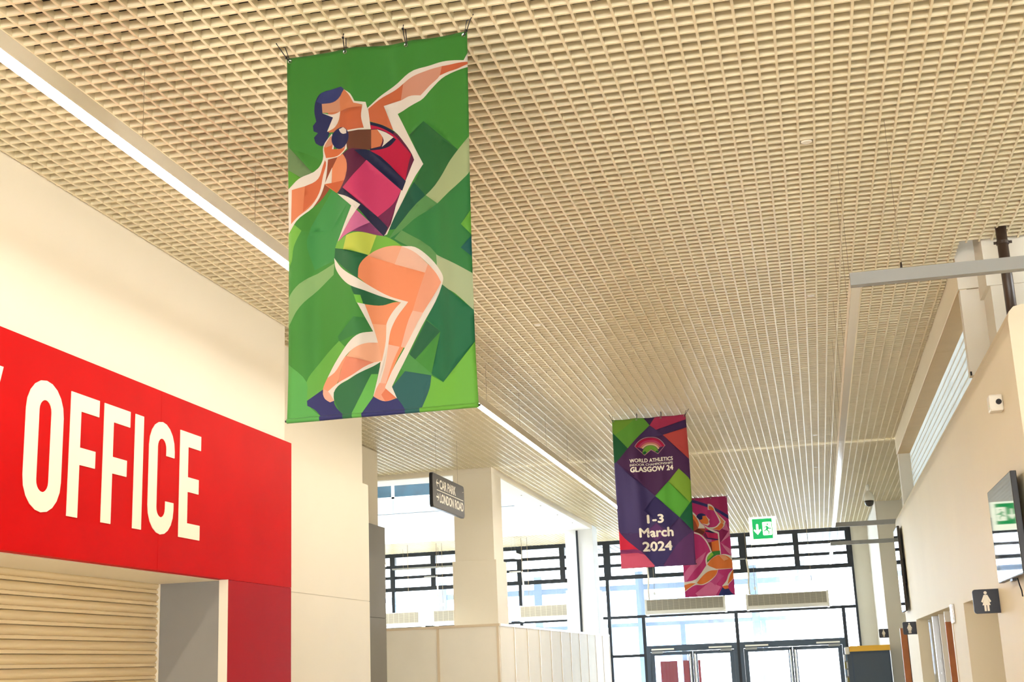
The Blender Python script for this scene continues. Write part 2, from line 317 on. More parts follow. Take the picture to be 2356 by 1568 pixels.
  ((242,146,100), [(0.4004,1.2914),(0.4073,1.2306),(0.4469,1.1732),(0.5016,1.1367),(0.5714,1.1252),(0.6213,1.1324),(0.6856,1.1689),(0.7525,1.2376),(0.804,1.2965),(0.8253,1.3443),(0.7308,1.5076),(0.6761,1.5919),(0.6143,1.6678),(0.5127,1.8653),(0.4711,1.8764),(0.501,1.6572),(0.5355,1.6381),(0.548,1.572),(0.5873,1.5008),(0.6456,1.4313),(0.5511,1.3951),(0.4523,1.3353)]),
  ((242,172,138), [(0.4468,1.1747),(0.4704,1.1526),(0.5016,1.1367),(0.5714,1.1252),(0.619,1.1321),(0.5788,1.2232)]),
  ((238,188,164), [(0.619,1.1321),(0.6856,1.1689),(0.7562,1.2418),(0.7415,1.2867),(0.5788,1.2247)]),
  ((240,162,128), [(0.7562,1.2418),(0.804,1.2965),(0.8253,1.3443),(0.7249,1.501),(0.6711,1.4791),(0.7415,1.2867)]),
  ((238,186,162), [(0.6711,1.4791),(0.728,1.4968),(0.6256,1.6674),(0.6031,1.6593),(0.6475,1.5218)]),
  ((238,186,162), [(0.5332,1.6393),(0.5963,1.6587),(0.554,1.7438),(0.5127,1.8653),(0.4768,1.8475)]),
  ((236,226,214), [(0.6159,1.1302),(0.6937,1.149),(0.761,1.2019),(0.8123,1.2693),(0.8371,1.3266),(0.8296,1.3538),(0.7417,1.5236),(0.6321,1.7139),(0.5541,1.8616),(0.5821,1.9254),(0.5143,1.8625),(0.5533,1.7806),(0.6218,1.6685),(0.7234,1.4994),(0.8231,1.344),(0.7966,1.2919),(0.7452,1.2276),(0.6856,1.1712)]),
  ((236,226,214), [(0.2581,1.1624),(0.2984,1.2188),(0.3448,1.2609),(0.3987,1.2974),(0.4523,1.3337),(0.5512,1.3928),(0.6472,1.4299),(0.5873,1.5008),(0.5495,1.5721),(0.5355,1.6381),(0.5188,1.7257),(0.489,1.8412),(0.4722,1.9044),(0.4579,1.9017),(0.4774,1.8107),(0.4939,1.7234),(0.5206,1.6217),(0.5282,1.5325),(0.5573,1.4789),(0.6077,1.4289),(0.4519,1.3673),(0.3596,1.3309),(0.3057,1.2814),(0.2671,1.2193)]),
  ((240,166,136), [(0.4868,1.8351),(0.5206,1.8411),(0.5165,1.8657),(0.5792,1.9222),(0.5191,1.9347),(0.4593,1.9062),(0.4713,1.8654)]),
  ((228,128,92), [(0.5202,1.8674),(0.5792,1.9222),(0.5191,1.9347),(0.4971,1.897)]),
  ((44,48,110), [(0.4594,1.9047),(0.4892,1.9234),(0.5191,1.9332),(0.5822,1.924),(0.6047,1.9535),(0.6299,1.9955),(0.4276,2),(0.4017,1.9804)]),
  ((240,150,104), [(0.4248,1.4315),(0.5122,1.4351),(0.5811,1.4247),(0.6077,1.4274),(0.5572,1.4827),(0.5273,1.5362),(0.5213,1.6218),(0.4984,1.7239),(0.4802,1.6268),(0.4572,1.5331)]),
  ((242,172,132), [(0.4572,1.5308),(0.5273,1.5384),(0.5213,1.6218),(0.4984,1.7239),(0.4802,1.6268)]),
  ((244,178,142), [(0.3289,1.6934),(0.3714,1.6577),(0.4405,1.6291),(0.4825,1.627),(0.4984,1.7224),(0.4619,1.7294)]),
  ((232,142,112), [(0.3289,1.6934),(0.4619,1.7294),(0.3699,1.7864),(0.2779,1.8242),(0.3015,1.7506)]),
  ((240,158,122), [(0.2788,1.7202),(0.3312,1.6921),(0.2976,1.7577),(0.2741,1.8239),(0.224,1.864),(0.1948,1.8785),(0.1888,1.8447),(0.2168,1.7877)]),
  ((236,226,214), [(0.3941,1.4245),(0.4279,1.4303),(0.4602,1.5371),(0.4817,1.627),(0.4405,1.6291),(0.3714,1.6585),(0.3173,1.6998),(0.2592,1.7691),(0.2153,1.789),(0.2789,1.7),(0.3411,1.6271),(0.4029,1.5842),(0.4612,1.5696)]),
  ((236,226,214), [(0.4985,1.7202),(0.4464,1.7562),(0.3468,1.8081),(0.2778,1.839),(0.2531,1.8702),(0.2543,1.9131),(0.2149,1.8617),(0.2779,1.8242),(0.3699,1.7864),(0.4619,1.7294)]),
  ((242,180,156), [(0.1934,1.8451),(0.2202,1.86),(0.2544,1.9109),(0.2314,1.9163),(0.2024,1.8962),(0.1895,1.8684)]),
  ((46,48,110), [(0.1896,1.8447),(0.1047,1.8968),(0.107,1.9229),(0.1469,1.9461),(0.1927,1.9999),(0.3144,2),(0.2542,1.9256),(0.2544,1.9109),(0.2314,1.9163),(0.2024,1.8962),(0.1895,1.8684)]),
]
ART_PURPLE = [
  ((84,44,92), [(0.1954,0.4022),(0.3029,0.2791),(0.7016,0.2592),(0.984,0.5665),(0.9905,0.8446),(0.8568,0.7277),(0.5215,1.0706),(0.0303,0.5772)]),
  ((74,62,116), [(0,0.5057),(0.0303,0.5772),(0.5215,1.0706),(0.3665,1.256),(0.5333,1.426),(0.3659,1.5389),(0.0178,1.5352),(0,1.3489)]),
  ((104,170,62), [(0,0),(0.4311,0),(0.5046,0.1031),(0.1954,0.4022),(0,0.1778)]),
  ((120,168,56), [(0,0),(0.3225,0),(0.2057,0.0883),(0.0342,0.2069),(0,0.1778)]),
  ((24,96,56), [(0,0.1742),(0.1954,0.4022),(0.0303,0.5772),(0,0.5963)]),
  ((62,36,84), [(0.4311,0),(0.5856,0),(0.5046,0.1031)]),
  ((186,52,92), [(0.5856,0),(1,0),(1,0.0676),(0.59,0.1775),(0.5046,0.1031)]),
  ((70,38,90), [(1,0.0676),(1,0.1815),(0.675,0.2535),(0.59,0.1775)]),
  ((206,80,76), [(0.6749,0.2553),(1,0.1779),(1,0.6062)]),
  ((140,182,58), [(0.8568,0.7277),(1,0.9021),(1,1.2196),(0.7033,0.8868)]),
  ((96,182,62), [(0.7033,0.8868),(1,1.2108),(0.8285,1.3778),(0.5164,1.0667)]),
  ((20,104,66), [(1,1.1581),(1,1.5703),(0.8285,1.3778)]),
  ((54,44,100), [(0.5164,1.0667),(0.8285,1.3778),(0.6508,1.5214),(0.5074,1.4155),(0.3576,1.2554)]),
  ((104,56,120), [(0.5068,1.4243),(0.6472,1.5738),(0.4904,1.6695),(0.3659,1.5389)]),
  ((228,40,74), [(0,1.4784),(0.0178,1.5352),(0.2616,1.7787),(0,1.76)]),
  ((148,58,116), [(0,1.7565),(0.2618,1.7752),(0.3289,1.8351),(0,1.809)]),
  ((230,98,132), [(0,1.8073),(0.3219,1.8347),(0.4771,2),(0,2)]),
  ((100,54,112), [(0.7403,1.7544),(0.9911,1.56),(1,2),(0.5537,2)]),
  ((64,56,114), [(0.3289,1.8351),(0.4787,1.7126),(0.7403,1.7544),(0.5589,2),(0.466,2)]),
  ((205,150,160), [(0.2922,0.3913),(0.2924,0.3892),(0.3079,0.3616),(0.327,0.3365),(0.3494,0.3144),(0.3746,0.2958),(0.4021,0.2809),(0.4314,0.2701),(0.4619,0.2637),(0.493,0.2617),(0.5241,0.2641),(0.5545,0.2709),(0.5838,0.282),(0.6112,0.2972),(0.6364,0.316),(0.6587,0.3383),(0.6778,0.3635),(0.6933,0.3911),(0.6994,0.397),(0.5949,0.5086),(0.5003,0.4435),(0.4127,0.5148)]),
  ((78,42,90), [(0.3012,0.392),(0.3022,0.3898),(0.3175,0.3635),(0.3363,0.3398),(0.3581,0.319),(0.3826,0.3015),(0.4092,0.2877),(0.4375,0.2779),(0.4669,0.2722),(0.4968,0.2708),(0.5266,0.2737),(0.5557,0.2807),(0.5836,0.2919),(0.6097,0.3069),(0.6335,0.3255),(0.6545,0.3472),(0.6724,0.3717),(0.6869,0.3985),(0.6884,0.3998),(0.5956,0.4978),(0.501,0.4326),(0.4135,0.5022)]),
  ((198,16,74), [(0.3021,0.3954),(0.3195,0.3656),(0.3415,0.3391),(0.3675,0.3166),(0.3968,0.2986),(0.4286,0.2857),(0.4622,0.2782),(0.4965,0.2762),(0.5307,0.2799),(0.564,0.2891),(0.5953,0.3035),(0.6239,0.3229),(0.6491,0.3465),(0.6702,0.3739),(0.6866,0.4044),(0.6621,0.4153),(0.6478,0.3887),(0.6294,0.3648),(0.6074,0.3441),(0.5824,0.3273),(0.555,0.3147),(0.526,0.3067),(0.4961,0.3035),(0.4662,0.3052),(0.4369,0.3118),(0.4091,0.3231),(0.3836,0.3387),(0.3609,0.3584),(0.3417,0.3815),(0.3265,0.4074)]),
  ((206,66,112), [(0.3325,0.3997),(0.3482,0.3757),(0.3674,0.3545),(0.3897,0.3366),(0.4145,0.3225),(0.4412,0.3124),(0.4692,0.3067),(0.4977,0.3054),(0.5261,0.3086),(0.5538,0.3162),(0.5799,0.328),(0.6039,0.3437),(0.6252,0.363),(0.6433,0.3853),(0.6578,0.4101),(0.6353,0.4211),(0.6228,0.3997),(0.6072,0.3804),(0.5888,0.3638),(0.568,0.3502),(0.5455,0.3401),(0.5217,0.3335),(0.4971,0.3308),(0.4725,0.3319),(0.4484,0.3369),(0.4254,0.3456),(0.404,0.3578),(0.3848,0.3732),(0.3682,0.3915),(0.3547,0.4121)]),
  ((222,124,116), [(0.3604,0.4059),(0.3742,0.387),(0.3906,0.3703),(0.4094,0.3564),(0.43,0.3454),(0.4521,0.3377),(0.4751,0.3334),(0.4985,0.3326),(0.5217,0.3354),(0.5443,0.3416),(0.5658,0.3511),(0.5856,0.3637),(0.6034,0.3791),(0.6187,0.397),(0.6312,0.417),(0.6138,0.4262),(0.6029,0.4088),(0.5895,0.3932),(0.574,0.3797),(0.5567,0.3687),(0.5379,0.3604),(0.5182,0.355),(0.4978,0.3526),(0.4774,0.3533),(0.4574,0.357),(0.4381,0.3638),(0.4201,0.3733),(0.4037,0.3855),(0.3893,0.4),(0.3773,0.4166)]),
  ((240,206,170), [(0.3814,0.4136),(0.394,0.3974),(0.409,0.3834),(0.4259,0.3719),(0.4444,0.3631),(0.464,0.3573),(0.4843,0.3545),(0.5048,0.3549),(0.5251,0.3584),(0.5446,0.3649),(0.5629,0.3743),(0.5796,0.3864),(0.5942,0.4009),(0.6066,0.4174),(0.6163,0.4356),(0.5983,0.4436),(0.59,0.4281),(0.5795,0.414),(0.5669,0.4016),(0.5527,0.3913),(0.5371,0.3833),(0.5205,0.3777),(0.5032,0.3747),(0.4857,0.3744),(0.4684,0.3768),(0.4516,0.3818),(0.4359,0.3893),(0.4214,0.3991),(0.4087,0.4111),(0.3979,0.4248)]),
  ((120,178,62), [(0.3858,0.4937),(0.3873,0.4703),(0.3934,0.4478),(0.404,0.4271),(0.4185,0.4092),(0.4362,0.3947),(0.4565,0.3845),(0.4784,0.3789),(0.5009,0.3782),(0.5232,0.3823),(0.5441,0.3912),(0.5628,0.4044),(0.5784,0.4213),(0.5903,0.4412),(0.598,0.4633),(0.6012,0.4865),(0.5996,0.5098),(0.5956,0.4978),(0.501,0.4326),(0.4135,0.5022)]),
  ((24,100,60), [(0.3845,0.4765),(0.4221,0.4521),(0.4423,0.4754),(0.4152,0.5041)]),
  ((24,100,60), [(0.5557,0.4767),(0.5804,0.4568),(0.6042,0.4767),(0.5956,0.4978)]),
]
ART_PINK = [
  ((178,46,102), [(0,0),(1,0),(1,0.4689),(0.7519,0.2353),(0,0.0274)]),
  ((150,30,92), [(0.7236,0.602),(0.9408,0.5545),(1,0.6846),(0.8038,0.9426),(0.7631,0.8793)]),
  ((226,132,170), [(0.8038,0.9426),(0.9216,0.7975),(1,0.6846),(1,0.8086)]),
  ((226,132,170), [(0.8032,0.9501),(1,1.0954),(1,1.2308),(0.9104,1.1309)]),
  ((214,110,154), [(0.9408,0.5545),(1,0.7282),(0.8554,0.6714)]),
  ((222,112,160), [(0,1.5636),(0.2278,1.3039),(0.4868,1.1062),(0.3961,1.2982),(0.2471,1.4564),(0,1.7449)]),
  ((226,116,164), [(0.2118,1.9364),(0.5168,1.7122),(0.7346,1.8287),(0.6121,2),(0.2634,2)]),
  ((206,80,140), [(0.6687,1.5098),(0.8111,1.6229),(0.6166,1.7925),(0.518,1.6972)]),
  ((60,56,120), [(0,0),(0.2596,0.0295),(0.605,0.1516),(0.7522,0.2323),(1,0.3956),(1,0.4718),(0.7472,0.2966),(0.5855,0.2059),(0.2554,0.0866),(0,0.0119)]),
  ((176,82,56), [(0.1492,0.2731),(0.2489,0.3876),(0.3176,0.4998),(0.3709,0.6107),(0.4995,0.634),(0.4937,0.7102),(0.4358,0.7678),(0.2735,0.6813),(0.1237,0.626)]),
  ((236,126,66), [(0.1525,0.2269),(0.2699,0.3118),(0.3528,0.4405),(0.3831,0.55),(0.3556,0.6097),(0.2904,0.4519),(0.1436,0.35)]),
  ((112,44,40), [(0.2735,0.6813),(0.3698,0.6259),(0.4937,0.7102),(0.4516,0.7612)]),
  ((236,226,214), [(0.1855,0.1981),(0.2721,0.2811),(0.3431,0.3628),(0.4235,0.5218),(0.4953,0.5878),(0.4995,0.634),(0.3545,0.625),(0.3831,0.55),(0.3462,0.4247),(0.2545,0.3108),(0.1822,0.2443)]),
  ((206,40,96), [(0.4812,0.5715),(0.7586,0.7418),(0.7555,0.8788),(0.6255,0.8862),(0.4922,0.8324),(0.4522,0.7535),(0.5048,0.665)]),
  ((120,30,84), [(0.4516,0.7612),(0.5013,0.7107),(0.553,0.8361),(0.5062,0.8485)]),
  ((196,104,160), [(0.4922,0.8324),(0.6202,0.8554),(0.608,0.9156),(0.5385,0.9267)]),
  ((40,38,92), [(0.5008,0.677),(0.5952,0.6828),(0.7363,0.7343),(0.7128,0.742),(0.4992,0.6983)]),
  ((40,38,92), [(0.508,0.8257),(0.629,0.8407),(0.7561,0.8712),(0.7544,0.8939),(0.5067,0.8424)]),
  ((236,124,56), [(0.608,0.9156),(0.7549,0.8864),(0.7727,1.1077),(0.6081,1.1133),(0.5999,1.0217)]),
  ((150,60,52), [(0.5385,0.9267),(0.608,0.9156),(0.6111,1.1135),(0.596,1.1126)]),
  ((236,226,214), [(0.4818,0.5639),(0.7819,0.7356),(0.7833,0.9717),(0.7879,1.1844),(0.7668,1.1831),(0.7614,0.94),(0.7541,0.7598),(0.5229,0.6278)]),
  ((236,226,214), [(0.5939,0.1354),(0.6365,0.1413),(0.7083,0.2047),(0.7472,0.2966),(0.9371,0.5236),(0.8893,0.6277),(0.7924,0.6981),(0.5985,0.6402),(0.5926,0.6168),(0.723,0.6097),(0.8131,0.5311),(0.8014,0.4844),(0.7038,0.263),(0.5848,0.2552)]),
  ((236,124,56), [(0.6125,0.1737),(0.6778,0.2027),(0.7165,0.2576),(0.7024,0.2814),(0.6041,0.2441)]),
  ((240,150,104), [(0.7292,0.2923),(0.9098,0.5219),(0.8602,0.6106),(0.8323,0.5782),(0.8364,0.5249),(0.8254,0.4706)]),
  ((232,116,60), [(0.8346,0.5478),(0.8929,0.5821),(0.8572,0.6486),(0.7896,0.6948),(0.6591,0.647),(0.7528,0.6192)]),
  ((40,40,100), [(0.3384,0.3857),(0.3758,0.3372),(0.4386,0.3197),(0.5137,0.343),(0.549,0.3838),(0.4797,0.387),(0.4762,0.433),(0.4287,0.453),(0.391,0.4429)]),
  ((236,124,56), [(0.465,0.3784),(0.5419,0.3756),(0.5619,0.4154),(0.5813,0.4627),(0.5792,0.5317),(0.5504,0.5682),(0.4529,0.5391),(0.4006,0.4589),(0.4604,0.4396)]),
  ((236,226,214), [(0.5349,0.3675),(0.5723,0.4207),(0.6122,0.4601),(0.5943,0.4943),(0.6054,0.5487),(0.5645,0.5844),(0.4382,0.5305),(0.5515,0.5529),(0.5798,0.524),(0.5783,0.4625),(0.5478,0.3991)]),
  ((60,140,56), [(0.6003,1.1159),(0.7727,1.1077),(0.7728,1.1835),(0.678,1.1932),(0.4848,1.3335),(0.5004,1.2284),(0.544,1.1551)]),
  ((150,204,70), [(0.5999,1.1204),(0.6338,1.1754),(0.5115,1.2821),(0.4981,1.2586),(0.5429,1.1702)]),
  ((236,226,214), [(0.5935,1.1048),(0.5167,1.1535),(0.4689,1.2418),(0.4674,1.3628),(0.5071,1.4406),(0.6861,1.4807),(1,1.4757),(1,1.2207),(0.8459,1.1801),(0.7692,1.1908),(0.6774,1.2007),(0.4924,1.334),(0.4998,1.236),(0.551,1.1631),(0.6075,1.1208)]),
  ((236,128,60), [(0.4901,1.3641),(0.5814,1.2633),(0.6925,1.2016),(0.784,1.1962),(0.8887,1.2129),(1,1.3266),(1,1.469),(0.6722,1.4648),(0.5682,1.4364)]),
  ((242,166,116), [(0.7382,1.1997),(0.8737,1.212),(0.9286,1.2831),(0.8352,1.3156)]),
  ((236,226,214), [(0.2724,0.6966),(0.3771,0.7336),(0.491,0.8476),(0.5707,1.0047),(0.6005,1.1128),(0.5797,1.1268),(0.5468,1.0185),(0.4741,0.8695),(0.3748,0.7641),(0.2704,0.724)]),
  ((236,226,214), [(0.4738,1.3783),(0.7012,1.4815),(0.664,1.5698),(0.533,1.698),(0.3758,1.7723),(0.2239,1.7718),(0,1.894),(0,1.699),(0.2322,1.6594),(0.3141,1.5809)]),
  ((238,130,58), [(0.2575,1.7285),(0.3736,1.5992),(0.5177,1.5015),(0.6932,1.4871),(0.6565,1.5694),(0.5266,1.6827),(0.3926,1.7507),(0.3013,1.7534)]),
  ((234,122,54), [(0,1.7591),(0.1356,1.7296),(0.2418,1.7352),(0.1784,1.7695),(0,1.879)]),
  ((236,226,214), [(1,1.4757),(0.9048,1.5829),(0.8491,1.7149),(0.7583,1.8149),(0.7941,1.8393),(0.8696,1.8357),(0.8882,1.7919),(0.9876,1.6774),(1,1.6209),(1,1.4715)]),
  ((236,124,56), [(1,1.4989),(0.951,1.5704),(0.8965,1.6875),(0.8657,1.7907),(0.9888,1.6625),(1,1.606)]),
  ((236,118,58), [(0.7808,1.8161),(0.872,1.806),(0.8823,1.8663),(0.8059,1.8803),(0.7629,1.8526)]),
  ((38,48,110), [(0.764,1.8377),(0.8059,1.8803),(0.882,1.8693),(0.935,1.9586),(1,2),(0.6722,2),(0.7039,1.9318)]),
]

# ============================================================ SETTING
struct(box('floor', (-15, 7, -14, 36.2, -H-.12, -H), 'floor'))
struct(box('ground', (-90, 90, 36.2, 160, -H-.2, -H-.03), 'ground'))

# ---- open-cell ceiling: long blades run down the hall, cross blades across it
PITCH_C = .1025; BW = .015; BH = .046
ce = struct(empty('ceiling', (-2, 16, CEIL)), 'cream open-cell grid ceiling')
LX = [.371+PITCH_C*n for n in range(-91, 26)]
cache = {}
def blade(name, axis, a, b, c, parent):
    key = (axis, round(b-a, 3))
    if key not in cache:
        L = (b-a)/2
        mb = MB().box(-BW/2, BW/2, -L, L, 0, BH) if axis == 1 else MB().box(-L, L, -BW/2, BW/2, .0006, BH)
        cache[key] = mesh_of(name, mb.v, mb.f, 'blade')
    mid = (a+b)/2
    return inst(name, cache[key], parent, (c, mid, CEIL) if axis == 1 else (mid, c, CEIL))
def long_spans(x):
    if x < -8.9: return []
    if x < -5.13: return [(14.6 if x < -5.06 else 11.55, 21.29)]
    if x < -5.06: return [(11.55, 35.84)]
    if x < -4.78: return [(11.55, 35.84)]
    if x < 1.44: return [(3.5, 35.84)]
    s = [(3.5, 11.05)]
    if x < 2.03: s.append((21.45, 30.28))
    return s
for x in LX:
    for a, b in long_spans(x): blade('long_blade', 1, a, b, x, ce)
rest = MB(); n_cross = 0
k = -39
while True:
    y = 7.592+PITCH_C*k; k += 1
    if y > 35.8: break
    xl = -4.77 if y < 11.5 else (-5.05 if y < 14.6 else (-8.9 if y < 21.29 else -5.12))
    xr = 3.0 if y < 11.05 else (1.445 if y < 21.42 else (2.03 if y < 30.28 else 1.445))
    if y > 4.6 and n_cross < 176: blade('cross_blade', 0, xl, xr, y, ce); n_cross += 1
    else: rest.box(xl, xr, y-BW/2, y+BW/2, CEIL+.0006, CEIL+BH)
st = obj('distant_cross_blades', rest, 'blade', ce); st['kind'] = 'stuff'
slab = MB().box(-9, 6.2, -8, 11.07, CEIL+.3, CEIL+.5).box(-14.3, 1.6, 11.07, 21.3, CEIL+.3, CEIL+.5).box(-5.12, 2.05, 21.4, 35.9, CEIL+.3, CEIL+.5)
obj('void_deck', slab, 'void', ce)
box('plain_panel', (-14.1, -8.92, 14.4, 21.28, CEIL, CEIL+.04), 'ceil_panel', ce)
box('plain_panel', (-9, 6.0, -8, 3.45, CEIL, CEIL+.04), 'ceil_panel', ce)
# far bay of the same ceiling beyond the roof light
c2 = struct(empty('ceiling.001', (-9.5, 34, CEIL)), 'open-cell ceiling bay beside the glazed front')
mb = MB(); x = .371-PITCH_C*54
while x > -14: mb.box(x-BW/2, x+BW/2, 32.22, 35.84, CEIL, CEIL+BH); x -= PITCH_C
y = 32.3
while y < 35.8: mb.box(-14, -5.14, y-BW/2, y+BW/2, CEIL+.0006, CEIL+BH); y += PITCH_C
g = obj('blade_field', mb, 'blade', c2); g['kind'] = 'stuff'
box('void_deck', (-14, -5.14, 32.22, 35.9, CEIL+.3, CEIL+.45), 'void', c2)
# outdoor soffit that carries the same lines on beyond the glazing
c3 = struct(empty('ceiling.002', (-6, 38, CEIL)), 'open-cell soffit outside the glazed front')
mb = MB(); x = 1.4
while x > -14: mb.box(x-.009, x+.009, 36.1, 41.4, CEIL-.02, CEIL+BH); x -= PITCH_C*2
g = obj('blade_field', mb, 'white_metal', c3); g['kind'] = 'stuff'
box('deck', (-14, 2, 36.05, 41.5, CEIL+.05, CEIL+.3), 'soffit', c3)

# ---- left: office block, its recess and the roller shutter
wl = struct(empty('wall_left', (-5.6, 3, -H)), 'white wall above the red office fascia')
box('upper_wall', (-6.5, -4.775, -8, 11.5, .815, CEIL+.3), 'white_wall', wl)
box('pier', (-6.5, -4.775, 10.131, 11.5, -H, .815), 'white_wall', wl)
box('back_wall', (-6.5, -5.6, -8, 10.131, -H, .815), 'white_wall', wl)
wr_ = struct(empty('wall_left_recess', (-5.7, 13, -H)), 'white set-back wall beyond the red fascia')
box('upper_wall', (-6.5, -5.06, 11.5, 14.54, 2.16, CEIL+.3), 'white_wall', wr_)
box('cladding_panel', (-6.5, -4.99, 11.5, 14.54, .826, 2.16), 'white_wall', wr_)
box('cladding_panel', (-6.5, -4.99, 11.5, 14.54, -H, .820), 'white_wall', wr_)
box('backing', (-6.5, -4.996, 11.5, 14.535, .815, .83), 'pale_wall', wr_)
struct(box('wall_far_left', (-14.3, -14.1, 14, 36, -H, 6), 'white_wall'))

wb = struct(empty('wall_back', (0, -8.1, -H)), 'glazed back wall behind the viewer')
box('head', (-4.775, 6.2, -8.2, -8, 1.3, CEIL+.3), 'pale_wall', wb); box('sill', (-4.775, 6.2, -8.2, -8, -H, -.75), 'pale_wall', wb)
for x in (-4.7, -2.5, -.3, 1.9, 4.1, 6.1): box('mullion', (x-.06, x+.06, -8.2, -8, -.75, 1.3), 'black_frame', wb)
struct(box('wall_side_right', (6.0, 6.2, -8, 9.2, -H, CEIL+.3), 'pale_wall'))  # unseen wall, added to cut daylight from the right
struct(box('wall_bay_end', (-14.3, -6.5, 14.2, 14.4, -H, 6), 'white_wall'))  # unseen wall, added to keep sky light out of the left bay
# ---- right: low block with openings, high window over it
wr = struct(empty('wall_right', (2.2, 16, -H)), 'cream wall with door openings under the high window')
X0, X1, TOP = 1.45, 1.62, 2.279
def wallseg(y0, y1, z0, z1=TOP, mat='cream_wall'): box('wall_panel', (X0, X1, y0, y1, z0, z1), mat, wr)
YE = 23.55
pr = [(X0, -H), (X0, TOP-.10), (X0+.012, TOP-.045), (X0+.045, TOP-.012), (X0+.10, TOP), (X1, TOP), (X1, -H)]
def capseg(y0, y1, z0):
    q = [(p[0], max(p[1], z0)) for p in pr]
    obj('wall_panel', MB().prism(q, 1, y0, y1), 'cream_wall', wr)
capseg(9.18, 11.65, -H); capseg(11.65, 14.2, .47); capseg(14.2, 15.6, -H); capseg(15.6, 21.1, .49); capseg(21.1, YE, -H)
box('end_wall', (X1, 6.2, 9.18, 9.34, -H, TOP), 'pale_wall', wr)
box('far_end_wall', (X1, 2.3, YE-.16, YE, -H, TOP), 'pale_wall', wr)
box('roof_deck', (X1, 6.2, 9.34, YE-.16, TOP-.12, TOP), 'pale_wall', wr)
box('lobby_jamb', (X1, 2.5, 14.2, 14.32, -H, TOP-.13), 'cream_wall', wr)
box('lobby_side', (X1, 2.5, 11.53, 11.65, -H, TOP-.13), 'pale_wall', wr)
box('lobby_back', (2.5, 2.62, 11.53, 14.32, -H, TOP-.13), 'pale_wall', wr)
box('lobby_soffit', (X1, 2.5, 11.65, 14.2, .47, .55), 'pale_wall', wr)
box('lobby_jamb', (X1, 2.5, 21.1, 21.22, -H, TOP-.13), 'cream_wall', wr)
box('lobby_side', (X1, 2.5, 15.48, 15.6, -H, TOP-.13), 'pale_wall', wr)
box('lobby_back', (2.5, 2.62, 15.48, 21.22, -H, TOP-.13), 'pale_wall', wr)
box('lobby_soffit', (X1, 2.5, 15.6, 21.1, .49, .56), 'pale_wall', wr)

bk = struct(empty('trim_1', (1.55, 16, 3.03)), 'cream bulkhead above the high window')
obj('fascia', MB().prism([(1.462,3.04),(1.45,3.06),(1.45,CEIL+.12),(1.52,CEIL+.12),(1.52,3.04)], 1, 11.55, 21.40), 'cream_wall', bk)
box('lining', (1.52, 1.66, 11.56, 21.38, 3.16, CEIL+.3), 'cream_wall', bk)
ys = [11.56, 14.0, 17.2, 20.3, 21.38]
for a, b in zip(ys, ys[1:]): box('soffit_board', (1.455, 1.66, a+.003, b-.003, 3.037, 3.06), 'brown_soffit', bk)
pa = struct(empty('trim_2', (1.55, 11.6, 2.28)), 'pale pier at the near end of the high window')
box('pier_head', (1.452, 1.632, 11.53, 11.62, 3.045, CEIL+.3), 'pale_wall', pa)
box('pier_shaft', (1.462, 1.654, 11.545, 11.66, 2.28, 3.038), 'pale_wall', pa)
box('foot_bracket', (1.462, 1.476, 11.535, 11.56, 2.28, 2.312), 'black', pa)
pb = struct(empty('trim_3', (1.55, 21.3, 2.28)), 'pale pier at the far end of the high window')
box('pier_shaft', (1.462, 1.632, 21.2, 21.4, 2.0, 3.036), 'pale_wall', pb)
bb = struct(empty('wall_near_right', (2.4, 11.2, TOP)), 'pale downstand wall behind the drain pipe')
box('downstand', (1.62, 6.2, 11.07, 11.66, 2.93, CEIL+.3), 'pale_wall', bb)
box('infill', (1.652, 6.2, 11.09, 11.66, TOP, 2.93), 'pale_wall', bb)
hw = struct(empty('window_1', (1.65, 16.4, TOP)), 'ribbed translucent high window')
n = 9; zz0, zz1 = 2.20, 3.037
for i in range(n):
    a = zz0+(zz1-zz0)*i/n; b = zz0+(zz1-zz0)*(i+1)/n
    box('polycarbonate_strip', (1.640, 1.656, 11.66, 21.22, a+.004, b-.004), 'poly', hw)
for i in range(1, n): box('rib', (1.634, 1.662, 11.66, 21.22, zz0+(zz1-zz0)*i/n-.006, zz0+(zz1-zz0)*i/n+.006), 'white_body', hw)
box('backing_sheet', (1.662, 1.668, 11.66, 21.22, zz0, zz1), 'poly', hw)

# ---- far right pier and end wall beside the glazing
wf = struct(empty('wall_far_right', (1.9, 32, -H)), 'pale pier and wall beside the glazed front')
box('pier', (1.47, 2.3, 30.3, 36.1, -H, CEIL+.3), 'pale_wall', wf)
box('side_return', (2.05, 2.3, YE, 30.3, -H, CEIL+.3), 'pale_wall', wf)
box('end_panel', (1.045, 1.47, 35.88, 36.1, -H, CEIL+.3), 'pale_wall', wf)
box('ceiling_closer', (1.632, 2.3, 21.2, 21.4, TOP, CEIL+.3), 'pale_wall', wf)
box('ceiling_closer', (2.05, 2.3, 21.4, YE, TOP-.05, CEIL+.3), 'pale_wall', wf)

# ---- roof light over the left bay
rl = struct(empty('wall_rooflight', (-9.5, 27, 3.2)), 'white roof-light shaft over the left bay')
box('beam', (-14.1, -5.13, 21.3, 21.97, 3.235, CEIL+.3), 'column', rl)
box('beam', (-5.8, -5.13, 21.97, 31.5, 3.235, CEIL+.3), 'column', rl)
box('beam', (-14.1, -5.13, 31.5, 32.2, 3.235, CEIL+.3), 'lantern', rl)  # whiter than the other beams, standing for daylight from above
box('soffit_lining', (-5.79, -5.15, 21.99, 31.5, 3.222, 3.235), 'lantern', rl)
box('soffit_lining', (-14, -5.8, 21.32, 21.95, 3.222, 3.235), 'lantern', rl)
for yy in (22.6, 24.4, 26.2, 28.0, 29.8): obj('screw_cap', MB().lathe((-5.3, yy, 3.212), [(.012,0),(.014,.01)], 8), 'grey_metal', rl)
box('shaft_wall', (-14.1, -5.3, 31.55, 31.75, CEIL+.3, 3.90), 'lantern', rl)
